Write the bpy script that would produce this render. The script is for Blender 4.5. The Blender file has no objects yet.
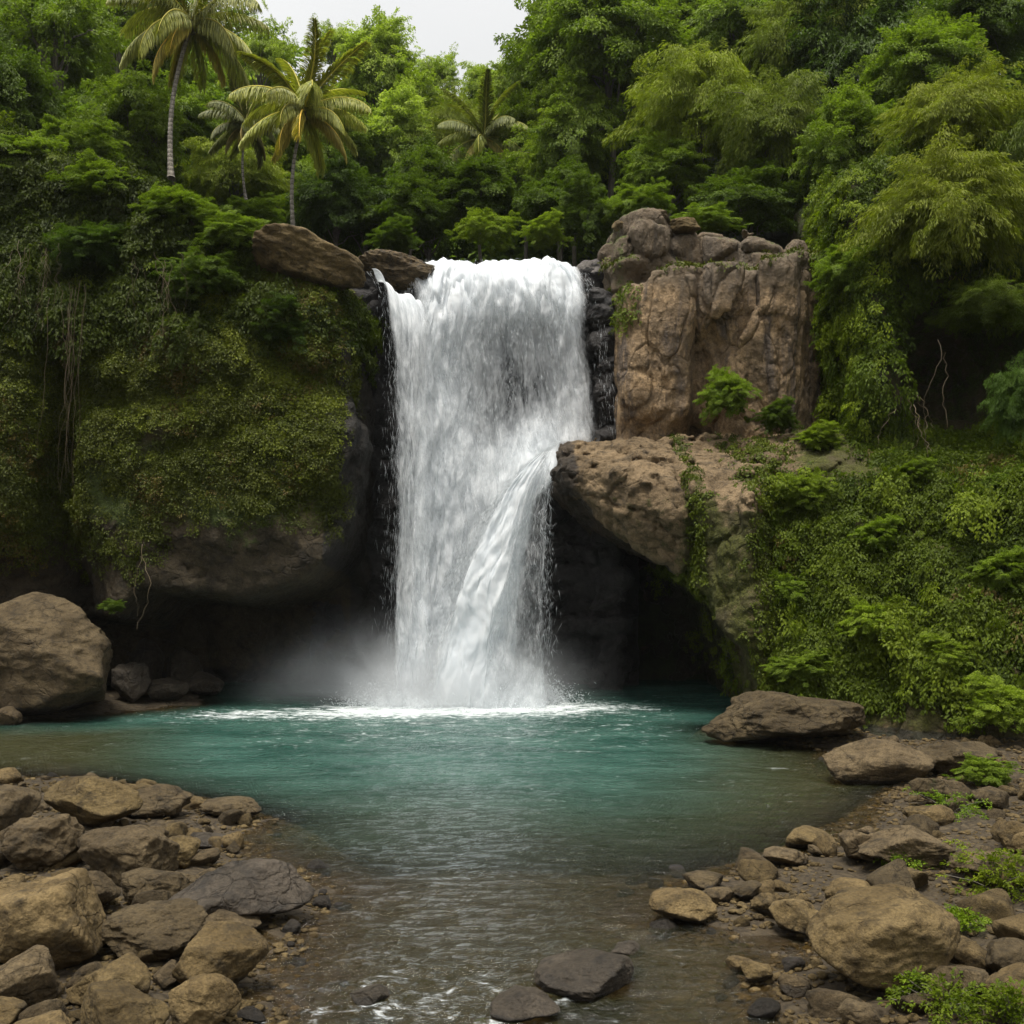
import bpy, math, random
import numpy as np
from math import radians as R

# ------------------------------------------------------------------ camera, sky, sun, exposure
scene = bpy.context.scene
COL = scene.collection
CAM_H, FPX, HORIZ = 4.0, 1100.0, 540.0
cd = bpy.data.cameras.new('camera'); cam = bpy.data.objects.new('camera', cd); COL.objects.link(cam)
cam.location = (0, 0, CAM_H); cam.rotation_euler = (R(90), 0, 0)
cd.sensor_width = 36; cd.lens = 36 * FPX / 1024; cd.shift_y = (HORIZ - 512) / 1024
cd.clip_start = 0.1; cd.clip_end = 2000
scene.camera = cam

SUN_EL, SUN_AZ = R(76), R(215)      # azimuth clockwise from +Y: high, behind the camera and to its left
world = bpy.data.worlds.new('World'); scene.world = world; world.use_nodes = True
wt = world.node_tree; wt.nodes.clear()
wo = wt.nodes.new('ShaderNodeOutputWorld'); bg = wt.nodes.new('ShaderNodeBackground')
sky = wt.nodes.new('ShaderNodeTexSky'); sky.sky_type = 'NISHITA'; sky.sun_disc = False
sky.sun_elevation = SUN_EL; sky.sun_rotation = SUN_AZ; sky.air_density = 1.0; sky.dust_density = 3.0
tc = wt.nodes.new('ShaderNodeTexCoord'); sx = wt.nodes.new('ShaderNodeSeparateXYZ')
wt.links.new(tc.outputs['Generated'], sx.inputs[0])
# overcast: a bright cloud layer three times as bright overhead as at the horizon, over the sky
mr = wt.nodes.new('ShaderNodeMapRange'); mr.inputs[1].default_value = 0; mr.inputs[2].default_value = 1
mr.inputs[3].default_value = 3.6; mr.inputs[4].default_value = 11.5
wt.links.new(sx.outputs[2], mr.inputs[0])
ns = wt.nodes.new('ShaderNodeTexNoise'); ns.inputs['Scale'].default_value = 2.2; ns.inputs['Detail'].default_value = 5
wt.links.new(tc.outputs['Generated'], ns.inputs['Vector'])
mn = wt.nodes.new('ShaderNodeMapRange'); mn.inputs[1].default_value = .3; mn.inputs[2].default_value = .7
mn.inputs[3].default_value = .94; mn.inputs[4].default_value = 1.05
wt.links.new(ns.outputs[0], mn.inputs[0])
mm = wt.nodes.new('ShaderNodeMath'); mm.operation = 'MULTIPLY'
wt.links.new(mr.outputs[0], mm.inputs[0]); wt.links.new(mn.outputs[0], mm.inputs[1])
cl = wt.nodes.new('ShaderNodeVectorMath'); cl.operation = 'SCALE'; cl.inputs[0].default_value = (1.0, 1.0, .985)
wt.links.new(mm.outputs[0], cl.inputs['Scale'])
mx = wt.nodes.new('ShaderNodeMix'); mx.data_type = 'RGBA'; mx.inputs[0].default_value = .9
wt.links.new(sky.outputs[0], mx.inputs[6]); wt.links.new(cl.outputs[0], mx.inputs[7])
wt.links.new(mx.outputs[2], bg.inputs[0]); bg.inputs[1].default_value = 0.1
wt.links.new(bg.outputs[0], wo.inputs[0])

sd = bpy.data.lights.new('sun', 'SUN'); sd.energy = 4.0; sd.angle = R(20); sd.color = (1, .955, .88)
so = bpy.data.objects.new('sun', sd); COL.objects.link(so)
so.location = (0, 0, 60)
so.rotation_euler = (R(90) - SUN_EL, 0, math.pi - SUN_AZ)

vs = scene.view_settings
scene.display_settings.display_device = 'sRGB'
vs.view_transform = 'Standard'; vs.look = 'None'; vs.exposure = 0.45; vs.gamma = 1.0; vs.use_curve_mapping = False
cy = scene.cycles
cy.use_denoising = True
cy.max_bounces = 8; cy.diffuse_bounces = 3; cy.glossy_bounces = 2; cy.transmission_bounces = 3
cy.transparent_max_bounces = 24; cy.volume_bounces = 1
cy.use_adaptive_sampling = True; cy.adaptive_threshold = 0.015
cy.caustics_reflective = False; cy.caustics_refractive = False

# ------------------------------------------------------------------ helpers
def P(px, py, Y):
    """a pixel of the frame at distance Y, as a point in the place"""
    return np.array([(px - 512) / FPX * Y, Y, CAM_H + (HORIZ - py) / FPX * Y])

def on_level(px, py, z=0.0):
    """where the line of sight through a pixel meets height z"""
    return P(px, py, (CAM_H - z) * FPX / (py - HORIZ))

def tag(o, label=None, cat=None, group=None, kind=None):
    if label: o['label'] = label
    if cat: o['category'] = cat
    if group: o['group'] = group
    if kind: o['kind'] = kind
    return o

def mesh_data(name, V, F, mat=None, smooth=True, attrs=None):
    """mesh from vertex array and face index array(s) (all faces of one array have the same size)"""
    V = np.asarray(V, np.float32); Fs = F if isinstance(F, list) else [F]
    me = bpy.data.meshes.new(name)
    me.vertices.add(len(V)); me.vertices.foreach_set('co', V.ravel())
    loops = np.concatenate([f.ravel() for f in Fs]).astype(np.int32)
    tot = np.concatenate([np.full(len(f), f.shape[1], np.int32) for f in Fs])
    start = np.concatenate([[0], np.cumsum(tot)[:-1]]).astype(np.int32)
    me.loops.add(len(loops)); me.loops.foreach_set('vertex_index', loops)
    me.polygons.add(len(tot)); me.polygons.foreach_set('loop_start', start); me.polygons.foreach_set('loop_total', tot)
    if smooth: me.polygons.foreach_set('use_smooth', np.ones(len(tot), bool))
    for k, a in (attrs or {}).items():
        a = np.asarray(a, np.float32)
        if a.ndim == 1:
            at = me.attributes.new(k, 'FLOAT', 'POINT'); at.data.foreach_set('value', a)
        else:
            at = me.attributes.new(k, 'FLOAT_VECTOR', 'POINT'); at.data.foreach_set('vector', a.ravel())
    me.update(calc_edges=True)
    for m in (mat if isinstance(mat, list) else [mat]):
        if m: me.materials.append(m)
    return me

def obj(name, me, parent=None, loc=(0, 0, 0)):
    o = bpy.data.objects.new(name, me); COL.objects.link(o); o.location = loc
    if parent is not None: o.parent = parent
    return o

def empty(name, loc=(0, 0, 0), rz=0):
    o = bpy.data.objects.new(name, None); COL.objects.link(o); o.location = loc; o.rotation_euler.z = rz
    return o

def copy_tree(o, parent=None):
    c = o.copy(); COL.objects.link(c); c.parent = parent
    for ch in list(o.children): copy_tree(ch, c)
    return c

# numpy gradient noise
_r = np.random.default_rng(7)
_perm = np.tile(_r.permutation(256), 4).astype(np.int32)
_grad = _r.normal(size=(256, 3)).astype(np.float32); _grad /= np.linalg.norm(_grad, axis=1)[:, None]

def gnoise(p):
    p = np.asarray(p, np.float32); i = np.floor(p).astype(np.int32); f = p - i; i &= 255
    u = f * f * f * (f * (f * 6 - 15) + 10)
    out = 0
    for dx in (0, 1):
        wx = u[:, 0] if dx else 1 - u[:, 0]
        a = _perm[i[:, 0] + dx]
        for dy in (0, 1):
            wy = u[:, 1] if dy else 1 - u[:, 1]
            b = _perm[a + i[:, 1] + dy]
            for dz in (0, 1):
                wz = u[:, 2] if dz else 1 - u[:, 2]
                g = _grad[_perm[b + i[:, 2] + dz]]
                d = g[:, 0] * (f[:, 0] - dx) + g[:, 1] * (f[:, 1] - dy) + g[:, 2] * (f[:, 2] - dz)
                out = out + d * (wx * wy * wz)
    return out * 1.6

def fbm(p, oct=4, gain=.5, ridged=False):
    p = np.asarray(p, np.float32); s = 0; a = 1.0; t = 0
    for k in range(oct):
        n = gnoise(p * (2.03 ** k) + 17.3 * k)
        if ridged: n = 1 - 2 * np.abs(n)
        s = s + a * n; t += a; a *= gain
    return s / t

def worley(p):
    """(F1, F2, cell id in 0..1)"""
    p = np.asarray(p, np.float32); i = np.floor(p).astype(np.int32)
    n = len(p); f1 = np.full(n, 9e9, np.float32); f2 = f1.copy(); cid = np.zeros(n, np.float32)
    for dx in (-1, 0, 1):
        for dy in (-1, 0, 1):
            for dz in (-1, 0, 1):
                c = i + np.array([dx, dy, dz], np.int32); m = c & 255
                h = _perm[_perm[_perm[m[:, 0]] + m[:, 1]] + m[:, 2]]
                q = c + .5 + .42 * _grad[h]
                d = ((p - q) ** 2).sum(1)
                nearer = d < f1
                f2 = np.where(nearer, f1, np.minimum(f2, d)); cid = np.where(nearer, h / 255., cid); f1 = np.where(nearer, d, f1)
    return np.sqrt(f1), np.sqrt(f2), cid

def smin(a, b, k): 
    h = np.clip(.5 + .5 * (b - a) / k, 0, 1); return b + (a - b) * h - k * h * (1 - h)
def smax(a, b, k): return -smin(-a, -b, k)
def sstep(a, b, x):
    t = np.clip((x - a) / (b - a), 0, 1); return t * t * (3 - 2 * t)
def interp(x, pts): 
    pts = sorted(pts); return np.interp(x, [p[0] for p in pts], [p[1] for p in pts]).astype(np.float32)

def surface_nets(F, org, h):
    nx, ny, nz = F.shape
    neg = F < 0
    cs = [(a, b, c) for a in (0, 1) for b in (0, 1) for c in (0, 1)]
    def sl(A, o): return A[o[0]:nx - 1 + o[0], o[1]:ny - 1 + o[1], o[2]:nz - 1 + o[2]]
    cnt = sum(sl(neg, o).astype(np.int8) for o in cs)
    mask = (cnt > 0) & (cnt < 8)
    idx = np.argwhere(mask)
    ids = np.full(mask.shape, -1, np.int32); ids[mask] = np.arange(len(idx))
    val = {o: F[idx[:, 0] + o[0], idx[:, 1] + o[1], idx[:, 2] + o[2]] for o in cs}
    acc = np.zeros((len(idx), 3), np.float32); n = np.zeros(len(idx), np.float32)
    for a in cs:
        for ax in range(3):
            if a[ax] == 0:
                b = list(a); b[ax] = 1; b = tuple(b)
                va, vb = val[a], val[b]; cr = (va < 0) != (vb < 0)
                t = np.where(cr, va / np.where(va - vb == 0, 1, va - vb), 0)
                pt = np.tile(np.array(a, np.float32), (len(idx), 1)); pt[:, ax] = t
                acc += pt * cr[:, None]; n += cr
    V = (idx + acc / n[:, None]) * h + np.asarray(org, np.float32)
    faces = []
    for ax in range(3):
        b, c = (ax + 1) % 3, (ax + 2) % 3
        A = neg; s0 = [slice(None)] * 3; s1 = [slice(None)] * 3
        s0[ax] = slice(0, -1); s1[ax] = slice(1, None)
        e0, e1 = A[tuple(s0)], A[tuple(s1)]
        E = np.argwhere(e0 != e1)
        lim = np.array(mask.shape)
        ok = (E[:, b] > 0) & (E[:, c] > 0) & (E[:, b] < lim[b]) & (E[:, c] < lim[c]) & (E[:, ax] < lim[ax])
        E = E[ok]
        flip = ~e0[E[:, 0], E[:, 1], E[:, 2]]
        q = []
        for db, dc in ((-1, -1), (0, -1), (0, 0), (-1, 0)):
            T = E.copy(); T[:, b] += db; T[:, c] += dc
            q.append(ids[T[:, 0], T[:, 1], T[:, 2]])
        q = np.stack(q, 1); q[flip] = q[flip][:, ::-1]
        faces.append(q)
    return V, np.concatenate(faces)

def solid(lo, hi, h, base, detail, reach=1.2):
    """closed surface of an implicit solid: base(x,y,z) plus detail(points) close to the surface"""
    ax = [np.arange(lo[i], hi[i] + h, h, dtype=np.float32) for i in range(3)]
    X, Y, Z = np.meshgrid(*ax, indexing='ij')
    D = base(X, Y, Z).astype(np.float32)
    m = np.abs(D) < reach
    D[m] += detail(np.stack([X[m], Y[m], Z[m]], 1))
    for a in range(3):                                     # close the box's sides
        for e in (0, -1):
            s = [slice(None)] * 3; s[a] = e; D[tuple(s)] = np.maximum(D[tuple(s)], h * .5)
    return surface_nets(D, lo, h)

def vnormals(V, F):
    t = V[F]; n = np.cross(t[:, 2] - t[:, 0], t[:, 3 if F.shape[1] > 3 else 1] - t[:, 1] if F.shape[1] > 3 else t[:, 1] - t[:, 0])
    N = np.zeros_like(V)
    for k in range(F.shape[1]):
        for a in range(3): N[:, a] += np.bincount(F[:, k], n[:, a], len(V))
    return N / (np.linalg.norm(N, axis=1)[:, None] + 1e-9)

def unit(a): return a / (np.linalg.norm(a, axis=-1, keepdims=True) + 1e-9)

def tube(path, rad, sides=8):
    """tapered tube along a path: vertices, quads"""
    path = np.asarray(path, float); n = len(path); rad = np.broadcast_to(rad, n)
    T = unit(np.gradient(path, axis=0)); ref = np.array([1., 0, 0]) if abs(T[0, 0]) < .8 else np.array([0, 1., 0])
    B = unit(np.cross(T, ref)); C = np.cross(T, B)
    a = np.linspace(0, 2 * np.pi, sides, endpoint=False)
    V = path[:, None] + rad[:, None, None] * (np.cos(a)[None, :, None] * B[:, None] + np.sin(a)[None, :, None] * C[:, None])
    i, j = np.meshgrid(np.arange(n - 1), np.arange(sides), indexing='ij'); j2 = (j + 1) % sides
    F = np.stack([i * sides + j, i * sides + j2, (i + 1) * sides + j2, (i + 1) * sides + j], -1).reshape(-1, 4)
    return V.reshape(-1, 3), F

def join(parts):
    V, F, o = [], [], 0
    for v, f in parts: V.append(v); F.append(f + o); o += len(v)
    return np.concatenate(V), np.concatenate(F)

# ------------------------------------------------------------------ leaves
def leaves(pos, d, nrm, ln, wd, tint, fold=.25):
    """one two-triangle folded leaf per row: V, F, tint"""
    n = len(pos); d = unit(d); s = unit(np.cross(d, nrm)); u = np.cross(s, d)
    ln = np.broadcast_to(ln, n)[:, None]; wd = np.broadcast_to(wd, n)[:, None]
    mid = pos + d * ln * .42
    V = np.stack([pos, mid + s * wd * .5 + u * wd * fold, pos + d * ln - u * ln * .10, mid - s * wd * .5 + u * wd * fold], 1)
    b = np.arange(n)[:, None] * 4
    F = np.concatenate([b + [0, 1, 2], b + [0, 2, 3]], 1).reshape(-1, 3)
    return V.reshape(-1, 3), F, np.repeat(tint, 4)

def pads(C, O, U, L, W, M, ll, lw, droop, rng, jit=.12, hang=.45, tint=None, splay=.9):
    """drooping sprays of leaves: centre C, direction O, up U, length L, half width W, M leaves each"""
    N = len(C); O = unit(O); S = unit(np.cross(O, U)); U2 = np.cross(S, O)
    a = rng.random((N, M)); b = rng.uniform(-1, 1, (N, M)); b = b * (.35 + 1.3 * a * (1 - a)) 
    L = np.broadcast_to(L, N)[:, None]; W = np.broadcast_to(W, N)[:, None]
    Z = -droop * (L * a * a * .7 + W * b * b * 1.1) + rng.normal(0, jit, (N, M)) * np.minimum(L, W)
    p = C[:, None] + O[:, None] * ((a - .35) * L)[..., None] + S[:, None] * (b * W)[..., None] + U2[:, None] * Z[..., None]
    d = O[:, None] * (.35 + .5 * rng.random((N, M)))[..., None] + S[:, None] * (np.sign(b) * splay * rng.random((N, M)))[..., None]
    d = d + rng.normal(0, .25, (N, M, 3)); d[..., 2] -= hang
    nn = U2[:, None] * .9 + rng.normal(0, .33, (N, M, 3)); nn[..., 2] += .35
    if tint is None: tint = rng.random(N)
    t = np.clip(tint[:, None] * .65 + rng.random((N, M)) * .35, 0, 1)
    sz = rng.uniform(.6, 1.25, (N, M))
    return leaves(p.reshape(-1, 3), d.reshape(-1, 3), nn.reshape(-1, 3), (ll * sz).ravel(), (lw * sz).ravel(), t.ravel())

def joinl(parts):
    V, F, T, o = [], [], [], 0
    for v, f, t in parts: V.append(v); F.append(f + o); T.append(t); o += len(v)
    return np.concatenate(V), np.concatenate(F), np.concatenate(T)

def sample_faces(V, F, n, rng, weight=None):
    """points and normals spread over a surface by area (times weight per face)"""
    t = V[F[:, :3]]; c = np.cross(t[:, 1] - t[:, 0], t[:, 2] - t[:, 0]); 
    if F.shape[1] == 4:
        q = V[F]; c = np.cross(q[:, 2] - q[:, 0], q[:, 3] - q[:, 1])
    A = np.linalg.norm(c, axis=1) * .5
    w = A if weight is None else A * weight
    k = rng.choice(len(F), n, p=w / w.sum())
    q = V[F[k]]
    if F.shape[1] == 4:
        u, v = rng.random((2, n, 1)); p = (q[:, 0] * (1 - u) + q[:, 1] * u) * (1 - v) + (q[:, 3] * (1 - u) + q[:, 2] * u) * v
    else:
        u, v = rng.random((2, n, 1)); s = np.sqrt(u); p = q[:, 0] * (1 - s) + q[:, 1] * s * (1 - v) + q[:, 2] * s * v
    return p, unit(c[k])
# ------------------------------------------------------------------ materials
class NT:
    def __init__(self, name):
        self.m = bpy.data.materials.new(name); self.m.use_nodes = True
        self.t = self.m.node_tree; self.t.nodes.clear()
        self.out = self.t.nodes.new('ShaderNodeOutputMaterial')
    def n(self, typ, ins=None, **kw):
        x = self.t.nodes.new('ShaderNode' + typ)
        for k, v in kw.items(): setattr(x, k, v)
        for k, v in (ins or {}).items():
            if isinstance(v, bpy.types.NodeSocket): self.t.links.new(v, x.inputs[k])
            else: x.inputs[k].default_value = v
        return x
    def attr(self, name): return self.n('Attribute', attribute_name=name)
    def noise(self, vec, scale, detail=4, rough=.55, dist=0):
        return self.n('TexNoise', {'Vector': vec, 'Scale': scale, 'Detail': detail, 'Roughness': rough, 'Distortion': dist}).outputs[0]
    def scale(self, vec, s):
        return self.n('Mapping', {'Vector': vec, 'Scale': s}).outputs[0]
    def ramp(self, v, a, b, lo=0., hi=1.):
        return self.n('MapRange', {0: v, 1: a, 2: b, 3: lo, 4: hi}, clamp=True, interpolation_type='SMOOTHSTEP').outputs[0]
    def math(self, op, a, b=0.):
        return self.n('Math', {0: a, 1: b}, operation=op).outputs[0]
    def mix(self, f, a, b, mode='MIX'):
        return self.n('Mix', {0: f, 6: a, 7: b}, data_type='RGBA', blend_type=mode).outputs[2]
    def bump(self, h, strength, dist, prev=None):
        d = {'Height': h, 'Strength': strength, 'Distance': dist}
        if prev is not None: d['Normal'] = prev
        return self.n('Bump', d).outputs[0]
    def surf(self, s): self.t.links.new(s, self.out.inputs['Surface']); return self.m

def c4(r, g, b): return (r, g, b, 1)

def rock_material(name, base, pale, dark, moss=(.055, .075, .014), wet=0., flute=False, moss_top=0., bump=1.0, fine=1.0):
    """weathered stone: two colours in patches, stains, cracks, lichen; 'moss', 'wet' and 'stain' come from the mesh where it has them"""
    k = NT(name); tcn = k.n('TexCoord'); co = tcn.outputs['Object']
    oi = k.n('ObjectInfo').outputs['Random']
    sh = k.n('VectorMath', {0: co, 1: k.n('CombineXYZ', {0: k.math('MULTIPLY', oi, 37.), 1: k.math('MULTIPLY', oi, 19.)}).outputs[0]}, operation='ADD').outputs[0]
    big = k.noise(sh, .9 * fine, 5, .6, .4)
    med = k.noise(sh, 4.5 * fine, 6, .65)
    grain = k.noise(sh, 24 * fine, 5, .7)
    col = k.mix(k.ramp(big, .34, .64), c4(*base), c4(*pale))
    col = k.mix(k.ramp(med, .44, .74), col, c4(*[x * .55 for x in base]))
    if flute:
        st = k.noise(k.scale(sh, (1.6, 1.6, .25)), 1.2, 6, .62, .3)
        col = k.mix(k.ramp(st, .50, .64, 0, .85), col, c4(*dark))
        st2 = k.noise(k.scale(sh, (5, 5, .4)), 2.1, 4, .6)
        col = k.mix(k.ramp(st2, .56, .72, 0, .55), col, c4(*[x * 1.25 for x in pale]))
    else:
        col = k.mix(k.ramp(k.noise(sh, 1.7 * fine, 6, .62, .8), .52, .7, 0, .8), col, c4(*dark))
    spk = k.ramp(grain, .35, .72, .72, 1.22)
    col = k.mix(1.0, col, k.n('CombineColor', {0: spk, 1: spk, 2: spk}).outputs[0], 'MULTIPLY')
    tone = k.ramp(oi, 0, 1, .78, 1.2)
    col = k.mix(1.0, col, k.n('CombineColor', {0: tone, 1: tone, 2: k.ramp(oi, 0, 1, .74, 1.24)}).outputs[0], 'MULTIPLY')
    col = k.mix(k.math('MULTIPLY', k.attr('stain').outputs['Fac'], .75), col, k.mix(k.ramp(med, .35, .65), c4(.068, .054, .038), c4(.145, .115, .082)))
    # moss / lichen
    ms = k.attr('moss').outputs['Fac']
    if moss_top:
        nz = k.n('SeparateXYZ', {0: k.n('NewGeometry').outputs['Normal']}).outputs[2]
        ms = k.math('MAXIMUM', ms, k.math('MULTIPLY', k.ramp(nz, .2, .9), moss_top))
    mm_ = k.ramp(k.math('ADD', ms, k.math('MULTIPLY', k.math('SUBTRACT', med, .5), 1.1)), .42, .68)
    mcol = k.mix(k.ramp(grain, .3, .7), c4(*[x * .45 for x in moss]), c4(*[x * 1.5 for x in moss]))
    mcol = k.mix(k.ramp(big, .45, .65), mcol, c4(.06, .05, .02))
    col = k.mix(mm_, col, mcol)
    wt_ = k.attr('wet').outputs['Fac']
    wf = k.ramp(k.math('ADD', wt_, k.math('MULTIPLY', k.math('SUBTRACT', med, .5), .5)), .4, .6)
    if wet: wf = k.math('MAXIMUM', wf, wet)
    col = k.mix(wf, col, k.mix(1.0, col, c4(.27, .27, .28), 'MULTIPLY'))  # wet stone, and the shade painted into the back of the cave
    # relief: cracks, pits, grain
    wv = k.n('VectorMath', {0: sh, 1: k.n('VectorMath', {0: k.n('TexNoise', {'Vector': sh, 'Scale': 2.0, 'Detail': 4}).outputs['Color'], 'Scale': .35}, operation='SCALE').outputs[0]}, operation='ADD').outputs[0]
    vo = k.n('TexVoronoi', {'Vector': k.scale(wv, (1, 1, .45) if flute else (1, 1, 1.6)), 'Scale': 1.5 * fine}, feature='DISTANCE_TO_EDGE').outputs['Distance']
    crack = k.ramp(vo, 0, .05)
    crack = k.math('MAXIMUM', crack, k.ramp(k.noise(sh, 1.1, 2), .42, .55))
    b = k.bump(crack, .8 * bump, .06)
    b = k.bump(med, 1.0 * bump, .12 / fine, b)
    b = k.bump(k.noise(sh, 13 * fine, 7, .72, .3), .8 * bump, .045 / fine, b)
    b = k.bump(k.noise(sh, 70 * fine, 4, .7), .6, .008, b)
    rough = k.ramp(wf, 0, 1, .88, .55)
    p = k.n('BsdfPrincipled', {'Base Color': col, 'Roughness': rough, 'Normal': b, 'Specular IOR Level': .3})
    return k.surf(p.outputs[0])

def leaf_material(name, dark, light, old=(.16, .12, .04), old_at=.97, trans=.42, gloss=.35):
    k = NT(name)
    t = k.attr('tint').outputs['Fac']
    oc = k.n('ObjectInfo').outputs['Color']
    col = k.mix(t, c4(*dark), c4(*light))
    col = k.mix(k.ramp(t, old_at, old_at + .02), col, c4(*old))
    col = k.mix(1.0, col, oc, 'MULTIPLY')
    d = k.n('BsdfPrincipled', {'Base Color': col, 'Roughness': .5, 'Specular IOR Level': gloss})
    tr = k.n('BsdfTranslucent', {'Color': k.mix(1.0, col, c4(1.15, 1.3, .5), 'MULTIPLY')})
    return k.surf(k.n('MixShader', {0: trans, 1: d.outputs[0], 2: tr.outputs[0]}).outputs[0])

def bark_material(name, base, pale, rings=False):
    k = NT(name); co = k.n('TexCoord').outputs['Object']
    n1 = k.noise(k.scale(co, (6, 6, 1.2)), 2.2, 6, .65)
    col = k.mix(k.ramp(n1, .38, .66), c4(*base), c4(*pale))
    h = n1
    if rings:
        z = k.n('SeparateXYZ', {0: co}).outputs[2]
        w = k.math('PINGPONG', k.math('ADD', k.math('MULTIPLY', z, 7.), k.math('MULTIPLY', n1, .8)), .5)
        col = k.mix(k.ramp(w, 0, .16), c4(*[x * .45 for x in base]), col); h = k.math('ADD', n1, w)
    p = k.n('BsdfPrincipled', {'Base Color': col, 'Roughness': .9, 'Normal': k.bump(h, .7, .04), 'Specular IOR Level': .2})
    return k.surf(p.outputs[0])

M = {}
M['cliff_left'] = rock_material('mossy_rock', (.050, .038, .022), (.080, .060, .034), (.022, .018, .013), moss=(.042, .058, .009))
M['cliff_back'] = rock_material('dark_wet_rock', (.075, .066, .058), (.15, .135, .118), (.03, .028, .026))
M['cliff_right'] = rock_material('fluted_rock', (.165, .116, .066), (.33, .225, .118), (.075, .060, .048), flute=True, moss=(.07, .085, .018))
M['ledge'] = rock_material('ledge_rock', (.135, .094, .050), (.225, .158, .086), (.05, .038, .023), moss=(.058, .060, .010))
M['boulder'] = rock_material('boulder_rock', (.098, .066, .025), (.185, .130, .055), (.036, .026, .012), moss=(.07, .07, .02), fine=1.5)
M['boulder_grey'] = rock_material('grey_boulder_rock', (.070, .049, .023), (.122, .088, .044), (.028, .021, .011), moss=(.06, .07, .02), fine=1.5)
M['stone_wet'] = rock_material('wet_stone_rock', (.085, .066, .042), (.14, .11, .074), (.034, .028, .02), wet=.7, fine=1.6)
M['leaf'] = leaf_material('broad_leaves', (.050, .086, .011), (.21, .285, .033), gloss=.15)
M['leaf_bamboo'] = leaf_material('narrow_leaves', (.066, .10, .012), (.23, .28, .036), gloss=.15)
M['leaf_creeper'] = leaf_material('creeper_leaves', (.028, .048, .006), (.125, .165, .016), old=(.12, .085, .035), old_at=.985, gloss=.12)
M['leaf_moss'] = leaf_material('moss_leaves', (.024, .038, .004), (.085, .108, .010), old=(.09, .065, .025), old_at=.985, trans=.2, gloss=.15)
M['frond'] = leaf_material('palm_leaflets', (.085, .10, .022), (.26, .255, .075), old=(.36, .31, .09), old_at=.93, trans=.3)
M['dry'] = leaf_material('dry_stems', (.09, .065, .035), (.2, .15, .085), trans=.1)
M['bark'] = bark_material('grey_bark', (.10, .088, .07), (.21, .19, .155))
M['palm_bark'] = bark_material('palm_bark', (.15, .135, .11), (.27, .245, .205), rings=True)

# wet earth and gravel between the stones, pebbly bed under the water
k = NT('bank_earth'); co = k.n('TexCoord').outputs['Object']
v = k.n('TexVoronoi', {'Vector': k.scale(co, (1, 1, .4)), 'Scale': 7.5, 'Randomness': 1.0})
ve = k.n('TexVoronoi', {'Vector': k.scale(co, (1, 1, .4)), 'Scale': 7.5}, feature='DISTANCE_TO_EDGE').outputs['Distance']
n1 = k.noise(co, .8, 6, .6); n2 = k.noise(co, 9, 6, .7)
rgb = k.n('SeparateColor', {0: v.outputs['Color']})
stone = k.mix(rgb.outputs[0], c4(.045, .033, .018), c4(.11, .082, .045))
earth = k.mix(k.ramp(n2, .35, .65), c4(.022, .016, .009), c4(.055, .040, .022))
col = k.mix(k.math('MULTIPLY', k.ramp(k.math('ADD', ve, k.math('MULTIPLY', n2, .16)), .10, .22), k.ramp(n1, .58, .42, .15, .75)), earth, stone)
gr = k.ramp(k.math('ADD', k.attr('moss').outputs['Fac'], k.math('MULTIPLY', k.math('SUBTRACT', n1, .5), 1.6)), .45, .7)
col = k.mix(gr, col, k.mix(k.ramp(n2, .35, .65), c4(.03, .036, .008), c4(.085, .10, .02)))
h = k.math('ADD', k.math('MULTIPLY', k.ramp(ve, 0, .25), k.ramp(n1, .58, .42, .1, .6)), k.math('MULTIPLY', n2, .8))
b = k.bump(h, .9, .06); b = k.bump(k.noise(co, 30, 5, .7), .6, .015, b)
M['earth'] = k.surf(k.n('BsdfPrincipled', {'Base Color': col, 'Roughness': .8, 'Normal': b, 'Specular IOR Level': .3}).outputs[0])

k = NT('forest_soil'); co = k.n('TexCoord').outputs['Object']
n2 = k.noise(co, 2.5, 6, .7)
M['soil'] = k.surf(k.n('BsdfPrincipled', {'Base Color': k.mix(k.ramp(n2, .35, .65), c4(.018, .02, .008), c4(.035, .042, .013)), 'Roughness': .95, 'Normal': k.bump(n2, 1, .3)}).outputs[0])

# water: clear and brown where shallow, milky teal where deep, foam where it is beaten
k = NT('pool_water'); co = k.n('TexCoord').outputs['Object']
dep = k.attr('depth').outputs['Fac']; foam = k.attr('foam').outputs['Fac']; mil = k.attr('milk').outputs['Fac']
teal = k.mix(k.ramp(k.noise(k.scale(co, (.5, 1.4, 1)), .8, 4), .35, .65), c4(.017, .054, .041), c4(.038, .092, .072))
body = k.mix(mil, c4(.029, .030, .011), teal)
turb = k.math('SUBTRACT', 1.0, k.math('POWER', 2.718, k.math('MULTIPLY', dep, -1.55)))
w1 = k.noise(k.scale(co, (1.3, 3.2, 1)), 2.2, 5, .6, .6); w2 = k.noise(k.scale(co, (1.2, 2.6, 1)), 9, 4, .6, .4)
b = k.bump(w1, .95, .08); b = k.bump(w2, .7, .022, b)
tr = k.n('BsdfTransparent', {'Color': c4(.80, .72, .52)})
df = k.n('BsdfDiffuse', {'Color': body, 'Normal': b})
under = k.n('MixShader', {0: turb, 1: tr.outputs[0], 2: df.outputs[0]})
gl = k.n('BsdfGlossy', {'Color': c4(.96, .98, 1), 'Roughness': .045, 'Normal': b})
fr = k.n('Fresnel', {'IOR': 1.33, 'Normal': b}).outputs[0]
wat = k.n('MixShader', {0: fr, 1: under.outputs[0], 2: gl.outputs[0]})
fn = k.noise(k.scale(co, (1.0, 2.6, 1)), 2.1, 7, .68, 1.2); fn2 = k.noise(k.scale(co, (1, 2.2, 1)), 11, 5, .65, .5)
fv = k.math('ADD', k.math('ADD', k.math('MULTIPLY', fn, 1.15), k.math('MULTIPLY', fn2, .45)), -.30)
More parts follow.
